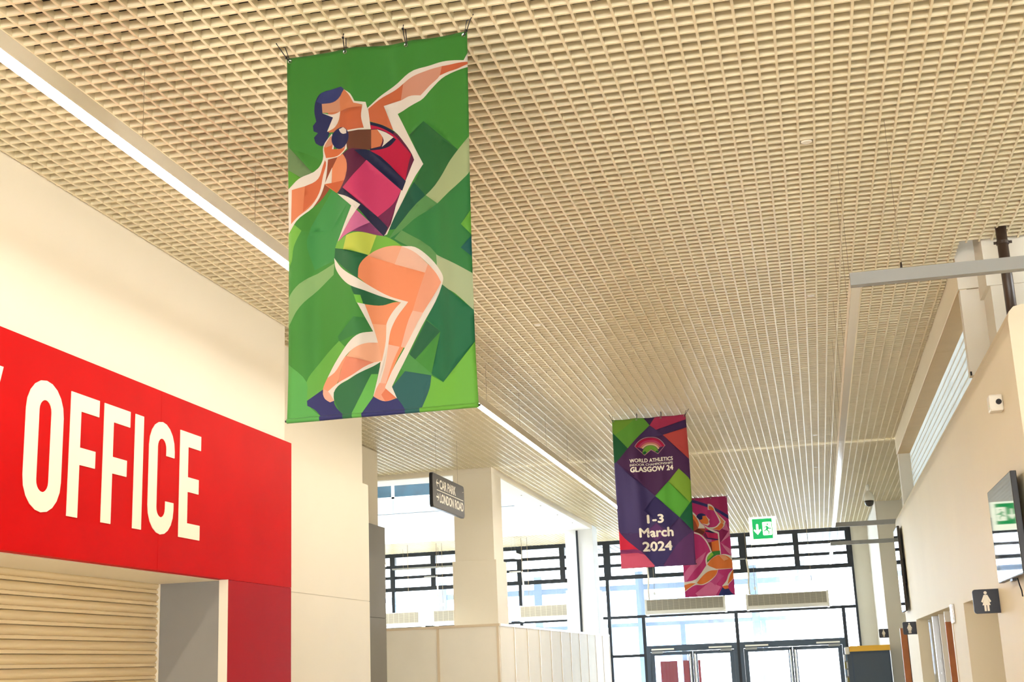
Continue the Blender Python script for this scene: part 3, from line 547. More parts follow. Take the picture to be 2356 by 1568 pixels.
box('shaft_wall', (-14.1, -5.3, 31.55, 31.75, 4.72, 5.3), 'lantern', rl)
box('shaft_wall', (-5.5, -5.3, 21.6, 31.55, CEIL+.3, 5.3), 'lantern', rl)
box('shaft_wall', (-14.1, -5.5, 21.5, 21.7, CEIL+.3, 5.3), 'lantern', rl)
rw = struct(empty('window_2', (-9.5, 31.6, 3.9)), 'teal glazed strip at the top of the roof-light shaft')
xs = [-14.1, -12.3, -10.17, -7.9, -5.5]
for a, b in zip(xs, xs[1:]):
    box('pane', (a+.04, b-.04, 31.545, 31.575, 4.34, 4.645), 'teal_glass', rw)
    box('fascia_panel', (a+.004, b-.004, 31.54, 31.56, 3.925, 4.30), 'pale_blue', rw)
for a in xs: box('mullion', (a-.04, a+.04, 31.53, 31.6, 4.30, 4.70), 'lantern', rw)
box('frame_rail', (-14.1, -5.3, 31.53, 31.6, 4.30, 4.34), 'lantern', rw)
box('frame_rail', (-14.1, -5.3, 31.53, 31.6, 4.645, 4.72), 'lantern', rw)
box('backing', (-14.1, -5.3, 31.6, 31.75, 3.9, 4.72), 'lantern', rw)
ro = struct(empty('window_5', (-9.7, 26.6, 5.3)), 'unseen grey roof panes added to dim the light over the left bay')  # unseen panes, added to cut the light falling down the shaft
for a, b in zip(xs, xs[1:]): box('roof_pane', (a+.03, b-.03, 21.5, 31.75, 5.30, 5.32), 'roof_glass', ro)
for a in xs: box('roof_bar', (a-.03, a+.03, 21.5, 31.75, 5.28, 5.36), 'lantern', ro)
box('roof_bar', (-5.53, -5.3, 21.5, 31.75, 5.3, 5.36), 'lantern', ro)

# ---- glazed front
FY = 35.9
gf = struct(empty('window_3', (-6, FY, -H)), 'black framed glazed front')
def bar(name, x0, x1, z0, z1, d=.10, mat='black_frame', par=gf): return box(name, (x0, x1, FY-d/2, FY+d/2, z0, z1), mat, par)
bar('transom', -14.1, 1.045, 3.205, CEIL, .14)
for z0, z1 in ((2.905,2.985),(2.60,2.68),(2.255,2.365),(1.21,1.285)): bar('transom', -14.1, 1.0, z0, z1, .09)
UP = [(-14.05,-13.9),(-12.95,-12.81),(-11.675,-11.533),(-10.479,-10.339),(-9.25,-9.11),(-7.996,-7.854),(-6.786,-6.64),(-5.566,-5.374),(-4.36,-4.17),(-3.09,-2.95),(-1.893,-1.686),(-.463,-.322),(.894,1.045)]
for a, b in UP: bar('mullion', a, b, 2.26, 3.21, .16)
LOW = [-14.0,-11.6,-9.18,-7.93,-5.50,-4.57,-2.105,.669]
for i, x in enumerate(LOW):
    top = 2.26 if x in (-14.0,-11.6,-9.18,-7.93,-5.50) else 1.24
    bar('mullion', x-.045, x+.045, -H, top, .11)
bar('mullion', .985, 1.045, -H, 2.26, .12)
bar('transom', -5.5, -4.57, .19, .265, .10)
bar('dark_panel', -5.72, -5.53, -H, .40, .08, 'slate_frame')
edges = [b for a, b in UP][:-1]; nxt = [a for a, b in UP][1:]
for a, b in zip(edges, nxt):
    for z0, z1 in ((2.965,3.205),(2.66,2.92),(2.35,2.61)): bar('pane', a, b, z0, z1, .012, 'glass')
xsl = [-14.0,-11.6,-9.18,-7.93,-5.50,1.0]
for a, b in zip(xsl, xsl[1:]): bar('pane', a+.03, b-.03, 1.275, 2.26, .012, 'glass')
xs2 = [-5.50,-4.57,-2.105,.669,.99]
for a, b, z in zip(xs2, xs2[1:], (.255,.466,.466,-H)): bar('pane', a+.03, b-.03, z, 1.225, .012, 'glass')
bar('pane', -5.47, -4.6, -H, .205, .012, 'glass')
xs3 = [-14.0,-11.6,-9.18,-7.93,-5.72]
for a, b in zip(xs3, xs3[1:]): bar('pane', a+.03, b-.03, -H, 1.225, .012, 'glass')

def door_pair(name, x0, xm, x1, label):
    d = struct(empty(name, ((x0+x1)/2, FY, -H)), label)
    box('door_head', (x0, x1, FY-.09, FY+.09, .30, .466), 'slate_frame', d)
    box('door_jamb', (x0, x0+.09, FY-.09, FY+.09, -H, .30), 'slate_frame', d)
    box('door_jamb', (x1-.09, x1, FY-.09, FY+.09, -H, .30), 'slate_frame', d)
    for a, b, hs in ((x0+.09, xm, -1), (xm, x1-.09, 1)):
        lf = MB().box(a+.005, a+.115, FY-.05, FY+.03, -H, .295).box(b-.115, b-.005, FY-.05, FY+.03, -H, .295)
        lf.box(a+.115, b-.115, FY-.05, FY+.03, .205, .295).box(a+.115, b-.115, FY-.05, FY+.03, -H, -H+.2)
        leaf = obj('door_leaf', lf, 'slate_frame', d)
        box('pane', (a+.115, b-.115, FY-.015, FY-.005, -H+.2, .205), 'glass', leaf)
        hx = b-.06 if hs < 0 else a+.06
        obj('pull_handle', MB().tube([(hx,FY-.05,-H+.3),(hx,FY-.11,-H+.32),(hx,FY-.11,.22),(hx,FY-.05,.24)], .026, 8), 'steel', leaf)
        cx0, cx1 = (a+.05, a+.65) if hs < 0 else (b-.65, b-.05)
        box('door_closer', (cx0, cx1, FY-.13, FY-.09, .345, .385), 'white_body', d)
        box('closer_body', ((cx0+.0, cx0+.3) if hs < 0 else (cx1-.3, cx1))+(FY-.14, FY-.09, .26, .32), 'grey_metal', d)
    return d
door_pair('door_1', -4.54, -3.32, -2.14, 'slate framed double door behind the pink banner')
door_pair('door_2', -2.07, -.72, .64, 'slate framed double door left of the kiosk')

# outer draught lobby screen
lo = struct(empty('window_4', (-4, 39.6, -H)), 'blue-grey outer lobby screen beyond the doors')
OY = 39.6
def obar(name, x0, x1, z0, z1, d=.12, mat='blue_frame'): return box(name, (x0, x1, OY-d/2, OY+d/2, z0, z1), mat, lo)
obar('transom', -14, 1.3, 2.16, 2.32, .09); obar('transom', -14, 1.3, 1.09, 1.20, .09)
for x in (-13.6,-11.2,-8.2,-5.1,-1.75,1.15): obar('mullion', x-.12, x+.12, -H, 2.7)
for x in (-9.7,-6.4,-3.6,-.35): obar('post_stub', x-.11, x+.11, 2.29, 2.75)
for x in (-3.9,-1.55,.55): obar('mullion', x-.07, x+.07, -H, 1.12)
obar('pane', -5.0, -3.65, -H, 2.19, .012, 'glass_blue'); obar('pane', -11.1, -9.6, -H, 2.19, .012, 'glass_blue'); obar('pane', -9.4, -8.3, .4, 2.19, .012, 'glass_blue')  # blue panes imitate reflections in the glazing
for i, x in enumerate((-4.62, -3.95)):
    p = tag(box('poster', (x, x+.5, OY-.12, OY-.1, -.78, .06), 'red_poster'), ['red poster in the outer lobby, left of the two', 'red poster in the outer lobby, right of the two'][i], 'poster', 'posters in the outer lobby')

# ---- columns
def column(name, x0, x1, y0, y1, zt, zs, gx, label, low='column', seam=None, top='column'):
    c = thing(name, ((x0+x1)/2, (y0+y1)/2, -H), label, 'column', 'columns along the left bay')
    box('shaft', (x0, x1, y0, y1, zs, zt), top, c)
    segs = [(-H, zs)] if seam is None else [(-H, seam-.002), (seam+.002, zs)]
    for a, b in segs: box('cladding', (x0-gx, x1+gx, y0-gx, y1+gx, a, b), low, c, bevel=.004)
    return c
column('column', -7.0, -6.35, 18.25, 18.94, CEIL, 2.163, .08, 'pale column with grey lower cladding beside the set-back white wall', 'grey_panel', .815)
column('column', -5.80, -5.13, 21.3, 21.97, 3.234, 1.778, .04, 'cream square column behind the hanging direction sign')
fc = column('column', -5.80, -5.13, 31.5, 32.2, 3.234, 1.79, .04, 'white column with a black vertical strip near the glazed front', 'lantern', None, 'lantern')  # whiter paint than its neighbours, to suggest roof light falling on it
box('black_strip', (-5.52, -5.475, 31.41, 31.459, -H, 3.2), 'black_frame', fc)

# ============================================================ THINGS
# ---- red office fascia with its lettering
sg = thing('office_sign', (-4.74, 8, .8), 'red fascia with cream capital letters OFFICE over the roller shutter', 'sign')
PX = -4.70
fps = [box('fascia_panel', (-4.775, PX, a+.0015, b-.0015, .812, 2.158), 'red', sg) for a, b in ((2.5, 4.9), (4.9, 8.92), (8.92, 11.49))]
box('side_panel', (-4.775, PX-.001, 10.131, 11.488, -H, .8095), 'red_dull', sg)
box('edge_trim', (-4.775, PX+.003, 10.124, 10.131, -H, .812), 'white_metal', sg)
def letter(outer, holes, name='letter'):
    """flat 5 mm thick letter on the fascia; outlines in (y, z)"""
    cu = bpy.data.curves.new('letter', 'CURVE'); cu.dimensions = '2D'; cu.fill_mode = 'BOTH'; cu.extrude = .0025
    for pl in [outer]+holes:
        sp = cu.splines.new('POLY'); sp.points.add(len(pl)-1); sp.use_cyclic_u = True
        for q, p in zip(sp.points, pl): q.co = (p[0], p[1], 0, 1)
    t = bpy.data.objects.new('letter', cu); COL.objects.link(t)
    dg = bpy.context.evaluated_depsgraph_get(); dg.update(); ev = t.evaluated_get(dg); me = ev.to_mesh()
    mb = MB(); mb.v = [(PX+.0026+v.co.z, v.co.x, v.co.y) for v in me.vertices]; mb.f = [list(p.vertices) for p in me.polygons]
    ev.to_mesh_clear(); bpy.data.objects.remove(t); bpy.data.curves.remove(cu)
    return obj(name, mb, 'cream_letter', fps[2] if outer[0][0] > 8.95 else fps[1])
Z0, Z1 = 1.084, 1.912
def stad(y0, y1, z0, z1, n=10):
    r = (y1-y0)/2; c = (y0+y1)/2; rz = r*1.0
    p = [(c+r*math.cos(math.pi*i/n), z1-rz+rz*math.sin(math.pi*i/n)) for i in range(n+1)]
    p += [(c-r*math.cos(math.pi*i/n), z0+rz-rz*math.sin(math.pi*i/n)) for i in range(n+1)]
    return p
letter(stad(7.163, 7.587, 1.076, 1.922), [stad(7.306, 7.448, 1.204, 1.795)])
def F(y): letter([(y,Z0),(y+.128,Z0),(y+.128,1.436),(y+.326,1.436),(y+.326,1.552),(y+.128,1.552),(y+.128,1.797),(y+.358,1.797),(y+.358,Z1),(y,Z1)], [])
F(7.670); F(8.096)
letter([(8.528,Z0),(8.652,Z0),(8.652,Z1),(8.528,Z1)], [])
def Cletter(y0, y1):
    r = (y1-y0)/2; c = (y0+y1)/2; ri = .07; n = 10
    o = [(y1,1.673)]+[(c+r*math.cos(math.pi*i/n), 1.922-r+r*math.sin(math.pi*i/n)) for i in range(n+1)]
    o += [(c-r*math.cos(math.pi*i/n), 1.076+r-r*math.sin(math.pi*i/n)) for i in range(n+1)]+[(y1,1.329),(c+ri,1.329)]
    o += [(c+ri*math.cos(math.pi*i/n), 1.203+ri-ri*math.sin(math.pi*i/n)) for i in range(n+1)]
    o += [(c-ri*math.cos(math.pi*i/n), 1.795-ri+ri*math.sin(math.pi*i/n)) for i in range(n+1)]+[(c+ri,1.673)]
    letter(o, [])
Cletter(8.743, 9.141)
y = 9.232; letter([(y,Z0),(y+.356,Z0),(y+.356,1.2),(y+.137,1.2),(y+.137,1.444),(y+.326,1.444),(y+.326,1.559),(y+.137,1.559),(y+.137,1.797),(y+.356,1.797),(y+.356,Z1),(y,Z1)], [])
letter([(6.62,Z0),(6.75,Z0),(6.75,1.38),(6.903,Z1),(6.765,Z1),(6.685,1.55),(6.605,Z1),(6.467,Z1),(6.62,1.38)], [])

# ---- roller shutter under it
sh = thing('roller_shutter', (-5.3, 7, -H), 'cream slatted roller shutter closed under the OFFICE fascia', 'shutter')
SP = .098; pf = []
for i in range(11):
    t = i/10; pf.append((-5.334+.024*math.sin(math.pi*t), .030+t*(SP-.034)))
pf = [(-5.345,0),(-5.322,0),(-5.318,.004),(-5.318,.024),(-5.330,.028)]+pf+[(-5.345,SP-.002)]
mb = MB().prism(pf, 1, -3.1, 3.1); smesh = mesh_of('slat', mb.v, mb.f, 'shutter')
z = .729+SP; n = 0
while z > -H:
    inst('slat', smesh, sh, (0, 7.02, z-SP)); z -= SP; n += 1
box('guide_rail', (-5.345, -5.30, 10.118, 10.128, -H, .81), 'white_metal', sh)
box('head_soffit', (-5.6, -4.778, 3.9, 10.128, .806, .814), 'white_wall', sh)
box('jamb_lining', (-5.3, -4.777, 10.1245, 10.1305, -H, .806), 'grey_panel', sh)

# ---- linear luminaires
def wire(par, x, y, z0, z1=CEIL+.02, r=.0016): return obj('wire', MB().tube([(x,y,z0),(x,y,z1)], r, 5), 'wire', par)
ll = thing('pendant_luminaire', (-3.363, 9, 2.785), 'long lit linear luminaire hanging along the left of the ceiling', 'light', 'linear luminaires')
obj('housing', MB().box(-3.396, -3.330, -7.5, 24.6, 2.796, 2.877).box(-3.396, -3.3925, -7.5, 24.6, 2.787, 2.796).box(-3.3335, -3.330, -7.5, 24.6, 2.787, 2.796), 'white_metal', ll)
box('diffuser', (-3.392, -3.334, -7.49, 24.59, 2.774, 2.796), 'led', ll)
for y in (6.09, 7.59, 9.15, 10.7, 12.3, 13.87, 15.57, 17.2, 18.8, 20.4, 22.0): wire(ll, -3.363, y, 2.877)
lr = thing('pendant_luminaire', (.9, 16, 2.245), 'unlit grey linear luminaire bent round the cream wall block', 'light', 'linear luminaires')
box('front_arm', (.393, 2.6, 8.15, 8.22, 2.245, 2.325), 'grey_metal', lr)
box('long_arm', (.393, .459, 8.2205, 24.28, 2.255, 2.325), 'white_metal', lr)
box('far_arm', (.393, 1.95, 24.2805, 24.35, 2.245, 2.325), 'grey_metal', lr)
box('diffuser', (.398, .454, 8.221, 24.28, 2.2455, 2.2545), 'opal', lr)
wire(lr, .71, 8.185, 2.325); wire(lr, 1.7, 8.185, 2.325)
for x, y in ((.71, 8.185), (1.7, 8.185)): obj('wire_gripper', MB().lathe((x, y, 2.325), [(.008,0),(.006,.045)], 8), 'pipe', lr)
for y in (8.9, 9.6, 11.1, 12.6, 14.2, 15.8, 17.4, 19, 20.6, 22.2, 23.8): wire(lr, .426, y, 2.325)
l3 = thing('pendant_luminaire', (.9, 30, 2.245), 'farther unlit linear luminaire reaching out from the far right pier', 'light', 'linear luminaires')
box('front_arm', (.40, 1.9, 28.36, 28.43, 2.245, 2.325), 'grey_metal', l3)
box('long_arm', (.40, .466, 28.431, 34.2, 2.25, 2.325), 'white_metal', l3)
box('diffuser', (.405, .461, 28.44, 34.19, 2.2455, 2.2495), 'opal', l3)
for x, y in ((.6, 28.4), (1.4, 28.4), (.43, 31), (.43, 33.8)): wire(l3, x, y, 2.325)
for i, (x, y0, y1, lab) in enumerate(((-7.35, 32.0, 33.2, 'short lit batten light left of the far white column'), (-10.98, 32.3, 33.2, 'short lit batten light right of the grey clad column'), (-6.9,37.0,38.2,'added lit batten behind the far white column, standing in for a reflection'))):  # third one is added outside to imitate a batten's reflection in the glass
    t = thing('batten_light', (x, (y0+y1)/2, 2.75), lab, 'light', 'batten lights in the left bay')
    box('housing', (x-.07, x+.07, y0, y1, 2.79, 2.86), 'white_metal', t); box('diffuser', (x-.06, x+.06, y0+.01, y1-.01, 2.75, 2.79), 'led', t)
    wire(t, x, y0+.4, 2.86); wire(t, x, y1-.4, 2.86)

# ---- hanging direction sign
ds = thing('direction_sign', (-4.96, 17.9, 2.19), 'dark hanging direction sign reading CAR PARK and LONDON ROAD', 'sign')
def rrect(u0, u1, v0, v1, r, n=5):
    o = []
    for cx, cy, a0 in ((u1-r,v1-r,0),(u0+r,v1-r,90),(u0+r,v0+r,180),(u1-r,v0+r,270)):
        o += [(cx+r*math.cos(math.radians(a0+90*i/n)), cy+r*math.sin(math.radians(a0+90*i/n))) for i in range(n+1)]
    return o
SX = -4.945
board = obj('board', MB().prism(rrect(17.10, 18.76, 2.195, 2.655, .05), 0, SX-.035, SX), 'dark_sign', ds)
obj('edge_band', MB().prism(rrect(17.09, 18.77, 2.187, 2.663, .05), 0, SX-.045, SX-.008), 'black', ds)
def flat_text(body, y0, y1, z0, z1, bold=.02):
    v, f = fit_text(body, y0, y1, z0, z1, bold)
    mb = MB(); mb.v = [(SX+.0015, p[0], p[1]) for p in v]; mb.f = f
    return obj('lettering', mb, 'sign_white', board)
flat_text('CAR PARK', 17.44, 18.29, 2.475, 2.60, .03); flat_text('LONDON ROAD', 17.44, 18.70, 2.285, 2.41, .03)
box('rule_line', (SX, SX+.0015, 17.30, 18.70, 2.437, 2.447), 'sign_white', board)
def arrow(cy, cz, s, flip):
    pts = [(-1,0),(-.2,.8),(.1,.8),(-.45,.18),(1,.18),(1,-.18),(-.45,-.18),(.1,-.8),(-.2,-.8)]
    mb = MB(); mb.v = [(SX+.0015, cy+(p[0]*s if not flip else -p[0]*s), cz+p[1]*s) for p in pts]; mb.f = [[0,1,2,3],[0,3,6],[0,6,7,8],[3,4,5,6]]
    if flip: mb.f = [q[::-1] for q in mb.f]
    return obj('arrow', mb, 'sign_white', board)
arrow(17.335, 2.54, .065, False); arrow(17.335, 2.345, .065, True)
obj('screw', MB().lathe((SX-.001, 18.68, 2.56), [(.008,0),(.008,.008)], 6), 'steel', ds)
wire(ds, SX-.02, 17.36, 2.66); wire(ds, SX-.02, 18.49, 2.66)

# ---- banners
def soften(p):
    """round the gentle bends of an outline, keep its sharp corners"""
    n = len(p); T = []
    for i in range(n):
        a, b, d = Vector(p[i-1]), Vector(p[i]), Vector(p[(i+1) % n]); u, v = b-a, d-b
        ok = u.length > 1e-6 and v.length > 1e-6 and u.normalized().dot(v.normalized()) > math.cos(math.radians(46))
        T.append((u.normalized()+v.normalized()).normalized() if ok else None)
    o = []
    for i in range(n):
        b, d = Vector(p[i]), Vector(p[(i+1) % n]); L = (d-b).length; o.append(tuple(b))
        t0, t1 = T[i], T[(i+1) % n]
        if L < .02 or (t0 is None and t1 is None): continue
        e = (d-b).normalized()
        m0 = (t0 if t0 is not None else e)*L; m1 = (t1 if t1 is not None else e)*L
        for s in ((.25,.5,.75) if L > .05 else (.5,)):
            q = b*(2*s**3-3*s**2+1)+m0*(s**3-2*s**2+s)+d*(-2*s**3+3*s**2)+m1*(s**3-s**2)
            o.append((min(max(q.x, 0), 1), min(max(q.y, 0), 2)))
    return o
def banner(name, x0, y, zt, art, base, seed, label, texts=(), ink=.8):
    Wd, Ht = 1.0, 2.0
    t = thing(name, (x0+.5, y, zt-Ht), label, 'banner', 'event banners hung across the hall')
    rnd = random.Random(seed)
    def rgb_(q): r = rgb(q); return (r[0]*ink, r[1]*ink, r[2]*ink, 1)
    ph = [rnd.uniform(0, 6.28) for _ in range(12)]
    def disp(u, v):
        g = min(1, v/.25)*.6+.4
        d = .026*math.sin(6.283*1.6*u+ph[0]+.5*math.sin(1.5*v+ph[1]))+.016*math.sin(6.283*3.3*u+ph[2]+.8*v)+.006*math.sin(6.283*6.1*u+ph[3]-1.1*v)
        d += .004*math.sin(5*v+3*u+ph[4])
        b = max(0, (v-1.72)/.28)
        d += b*.004*math.sin(26*u+ph[5])*math.sin(14*v+ph[6])+b*.004*math.sin(17*u-9*v+ph[7])
        for uu in (0, .333, .667, 1):          # pulled folds below the eyelets
            r = math.hypot((u-uu), v*.6); d += .006*math.exp(-(r/.10)**2)*math.cos(40*(u-uu))
        e = min(u, 1-u); d *= min(1, .45+e*4)
        return d*g*(1-.9*min(1, max(0, (v-1.75)/.22)))
    def edge(u, v): return .006*math.sin(2.2*v+ph[8])*(2*u-1)
    def P(u, v, off=0):
        sag = .006*math.sin(3*math.pi*u)**2*max(0, 1-v*4)
        return (x0+u+edge(u, v), y+disp(u, v)-off, zt-v-sag)
    pv = [Vector((0,0)), Vector((1,0)), Vector((1,2)), Vector((0,2))]; pf = [[0,1,2,3]]; cols = [base]
    for c, q in art:
        qq = []; q = soften(q)
        for p in q:
            if not qq or (abs(p[0]-qq[-1][0])+abs(p[1]-qq[-1][1])) > 1e-4: qq.append(p)
        if len(qq) > 2 and (abs(qq[0][0]-qq[-1][0])+abs(qq[0][1]-qq[-1][1])) < 1e-4: qq.pop()
        if len(qq) < 3: continue
        A = sum(qq[i][0]*qq[(i+1)%len(qq)][1]-qq[(i+1)%len(qq)][0]*qq[i][1] for i in range(len(qq)))
        if A < 0: qq = qq[::-1]
        n = len(pv); pv += [Vector(p) for p in qq]; pf.append(list(range(n, n+len(qq)))); cols.append(c)
    NU, NV = 44, 84
    for i in range(NU+1):
        for j in range(NV+1): pv.append(Vector((i/NU*Wd, j/NV*Ht)))
    vo, eo, fo, _, _, of = delaunay_2d_cdt(pv, [], pf, 0, 1e-5, True)
    mb = MB(); mb.v = [P(p.x, p.y) for p in vo]; mb.f = [list(q)[::-1] for q in fo]
    cl = obj('cloth', mb, 'cloth', t, smooth=True)
    ca = cl.data.color_attributes.new('ink', 'FLOAT_COLOR', 'CORNER')
    vv = np.array([(p.x, p.y) for p in vo]); cen = np.array([vv[list(q)].mean(0) for q in fo])
    fc_ = np.tile(np.array(rgb_(base), 'f'), (len(fo), 1))
    for pol, c in zip(pf[1:], cols[1:]):
        q = np.array([(pv[i].x, pv[i].y) for i in pol]); ins = np.zeros(len(cen), bool)
        for i in range(len(q)):
            x1, y1 = q[i]; x2, y2 = q[(i+1) % len(q)]
            if y1 == y2: continue
            ins ^= ((y1 > cen[:,1]) != (y2 > cen[:,1])) & (cen[:,0] < (x2-x1)*(cen[:,1]-y1)/(y2-y1)+x1)
        fc_[ins] = rgb_(c)
    buf = np.repeat(fc_, [len(p.vertices) for p in cl.data.polygons], axis=0)
    ca.data.foreach_set('color', np.ascontiguousarray(buf, 'f').ravel())
    sd = cl.modifiers.new('thickness', 'SOLIDIFY'); sd.thickness = .0012; sd.offset = -1
    # bottom pocket over a rod
    pk = MB(); NP = 40
    for i in range(NP+1):
        u = i/NP; q = P(u, 2.0)
        for j in range(10):
            a = 2*math.pi*j/10; pk.v.append((q[0], q[1]+.012*math.cos(a), q[2]+.006+.012*math.sin(a)))
    for i in range(NP):
        for j in range(10): pk.f.append([i*10+j, i*10+(j+1)%10, (i+1)*10+(j+1)%10, (i+1)*10+j])
    pk.f += [list(range(9,-1,-1)), [NP*10+j for j in range(10)]]
    po = obj('rod_pocket', pk, 'cloth', t, smooth=True)
    ca = po.data.color_attributes.new('ink', 'FLOAT_COLOR', 'CORNER'); buf = np.ones((len(po.data.loops), 4), 'f')
    fl = [(p, cols[i]) for i, p in enumerate(pf)]
    def colour_at(u, v):
        for pol, c in reversed(list(zip(pf, cols))):
            ins = False; k = len(pol)
            for i in range(k):
                a = pv[pol[i]]; b = pv[pol[(i+1)%k]]
                if (a.y > v) != (b.y > v) and u < (b.x-a.x)*(v-a.y)/(b.y-a.y)+a.x: ins = not ins
            if ins: return c
        return base
    for pol in po.data.polygons:
        cx = sum(po.data.vertices[i].co.x for i in pol.vertices)/len(pol.vertices)
        c = rgb_(colour_at(min(max(cx+.5, .004), .996), 1.985))
        for li in pol.loop_indices: buf[li] = c
    ca.data.foreach_set('color', buf.ravel())
    obj('rod', MB().tube([(x0-.008, y+disp(0,2), zt-Ht+.006), (x0+1.008, y+disp(1,2), zt-Ht+.006)], .006, 8), 'black', t)
    for body, u0, u1, vb, vc, bold in texts:
        v, f = fit_text(body, u0, u1, -vb, -vc, 0)
        mb = MB(); k = bold*.16
        for dx, dy in ((0,0),(k,0),(-k,0),(0,k),(0,-k)) if k else ((0,0),):
            n = len(mb.v); mb.v += [P(p[0]+dx, -p[1]+dy, .006) for p in v]; mb.f += [[i+n for i in q] for q in f]
        obj('lettering', mb, 'sign_white', cl)
    # eyelets and cable ties up to the ceiling grid
    yb = [7.592+PITCH_C*n for n in range(-40, 280)]
    for i, u in enumerate((.018, .335, .665, .982)):
        e = P(u, .022, .002)
        ring = MB(); 
        for a in range(12):
            t0 = 2*math.pi*a/12
            ring.v += [(e[0]+.006*math.cos(t0), e[1], e[2]+.006*math.sin(t0)), (e[0]+.011*math.cos(t0), e[1]-.002, e[2]+.011*math.sin(t0))]
        for a in range(12): b = (a+1)%12; ring.f.append([a*2, a*2+1, b*2+1, b*2])
        obj('eyelet', ring, 'steel', cl)
        near = min(yb, key=lambda q: abs(q-(y+.02)))
        zc = CEIL+.004
        if i == 0 or i == 3:
            sx = -1 if i == 0 else 1
            loop = [(e[0], e[1]-.004, e[2]), (e[0]+sx*.018, e[1]-.004, e[2]+.022), (e[0]+sx*.045, near-.01, CEIL-.012), (e[0]+sx*.062, near-.012, CEIL+.015), (e[0]+sx*.058, near+.012, zc+.014), (e[0]+sx*.02, near+.012, CEIL-.004), (e[0], e[1]+.006, e[2])]
        else:
            loop = [(e[0], e[1]-.004, e[2]), (e[0]-.002, near-.012, CEIL-.01), (e[0]+.001, near-.011, zc+.01), (e[0]+.003, near+.011, zc+.014), (e[0]+.006, near+.011, CEIL-.005), (e[0]+.004, e[1]+.006, e[2])]
        tie = obj('cable_tie', MB().tube(loop, .0028, 6), 'black', t)
        obj('tie_head', MB().box(loop[1][0]-.005, loop[1][0]+.005, loop[1][1]-.005, loop[1][1]+.005, loop[1][2]-.004, loop[1][2]+.006), 'black', tie)
    return t
banner('hanging_banner', -2.513, 6.08, 3.25, ART_GREEN, (64,142,52), 3, 'large green banner printed with a shot putter leaning back', ink=.6)
banner('hanging_banner', -2.487, 17.475, 3.243, ART_PURPLE, (76,52,104), 7, 'purple banner reading WORLD ATHLETICS GLASGOW 24 and 1-3 March 2024',
       [('WORLD ATHLETICS', .213, .786, .606, .557, .012), ('INDOOR CHAMPIONSHIPS', .212, .782, .654, .624, .004), ('GLASGOW 24', .216, .782, .734, .670, .025),
        ('1-3', .395, .608, 1.424, 1.318, .04), ('March', .287, .724, 1.608, 1.494, .04), ('2024', .317, .698, 1.792, 1.676, .04)])
banner('hanging_banner', -2.590, 27.25, 3.29, ART_PINK, (200,54,122), 11, 'pink banner printed with a leaping athlete behind the purple one')

# ---- ceiling sensors
for i, (x, y, lab) in enumerate(((.22,8.34,'round white ceiling sensor nearest the right light arm'),(-2.432,12.352,'round white ceiling sensor right of the green banner'),(-2.346,16.355,'round white ceiling sensor just ahead of the purple banner'),
        (.222,20.48,'second farthest white ceiling sensor left of the right light arm'),(.184,24.02,'farthest small white ceiling sensor left of the right light arm'),(-1.209,23.63,'small white ceiling sensor between the purple banner and the exit sign'),(.218,12.3,'beige round ceiling sensor beside the middle of the right light arm'))):
    cx = .371+PITCH_C*(math.floor((x-.371)/PITCH_C)+.5); cy = 7.592+PITCH_C*(math.floor((y-7.592)/PITCH_C)+.5)
    t = thing('ceiling_sensor', (cx, cy, CEIL), lab, 'sensor', 'ceiling sensors')
    obj('disc', MB().lathe((cx, cy, CEIL+.002), [(.030,-.004),(.036,0),(.038,.008),(.038,.014)], 24), 'white_body', t)
    obj('stem', MB().lathe((cx, cy, CEIL+.016), [(.03,0),(.03,.05)], 12), 'grey_metal', t)

# ---- drain pipe
dp = thing('drain_pipe', (1.735, 10.74, TOP), 'dark brown vertical drain pipe rising through the ceiling on the right', 'pipe')
obj('pipe_run', MB().tube([(1.735,10.74,TOP),(1.735,10.74,CEIL+.3)], .043, 20), 'pipe', dp, smooth=True)
obj('collar', MB().lathe((1.735,10.74,3.17), [(.043,0),(.050,.004),(.050,.03),(.043,.034)], 20), 'pipe', dp)
for sx in (-1, 1): obj('clamp_bolt', MB().tube([(1.735+sx*.048,10.73,3.187),(1.735+sx*.07,10.73,3.187)], .012, 8), 'pipe', dp)

# ---- wall box with a lens
cb = thing('wall_camera', (1.43, 9.93, 1.67), 'small white box camera with a black lens on the cream wall', 'camera')
obj('body', MB().box(1.355, 1.45, 9.86, 9.99, 1.675, 1.795), 'white_body', cb, bevel=.012)
obj('lens', MB().tube([(1.418,9.861,1.738),(1.418,9.848,1.738)], .020, 16), 'black', cb)
obj('status_light', MB().box(1.353,1.355,9.875,9.881,1.71,1.716), 'exit_green', cb)

# ---- television screens
tv = thing('wall_television', (1.40, 10.05, .49), 'wide black television on the cream wall above the toilet sign', 'television', 'wall televisions')
obj('casing', MB().box(1.364, 1.405, 9.40, 10.67, .487, 1.178), 'black', tv, bevel=.004)
obj('screen', MB().box(1.3625, 1.3645, 9.406, 10.664, .496, 1.172), 'screen', tv)
box('wall_bracket', (1.405, 1.45, 9.85, 10.25, .7, 1.0), 'black', tv)
obj('sensor_pod', MB().box(1.37, 1.40, 9.98, 10.10, .470, .487), 'black', tv)
obj('cable', MB().tube([(1.41,10.02,.49),(1.42,10.03,.44),(1.425,10.0,.40),(1.43,10.02,.36)], .005, 6), 'black', tv)
t2 = thing('wall_television', (1.42, 22.9, .7), 'upright television at the far end of the cream wall, seen edge-on', 'television', 'wall televisions')
obj('casing', MB().box(1.372, 1.41, 22.05, 23.05, .66, 2.0), 'dark_sign', t2, bevel=.004)
obj('screen', MB().box(1.3695, 1.3725, 22.06, 23.04, .67, 1.99), 'screen', t2)
box('wall_bracket', (1.41, 1.45, 22.4, 22.7, 1.1, 1.5), 'black', t2)

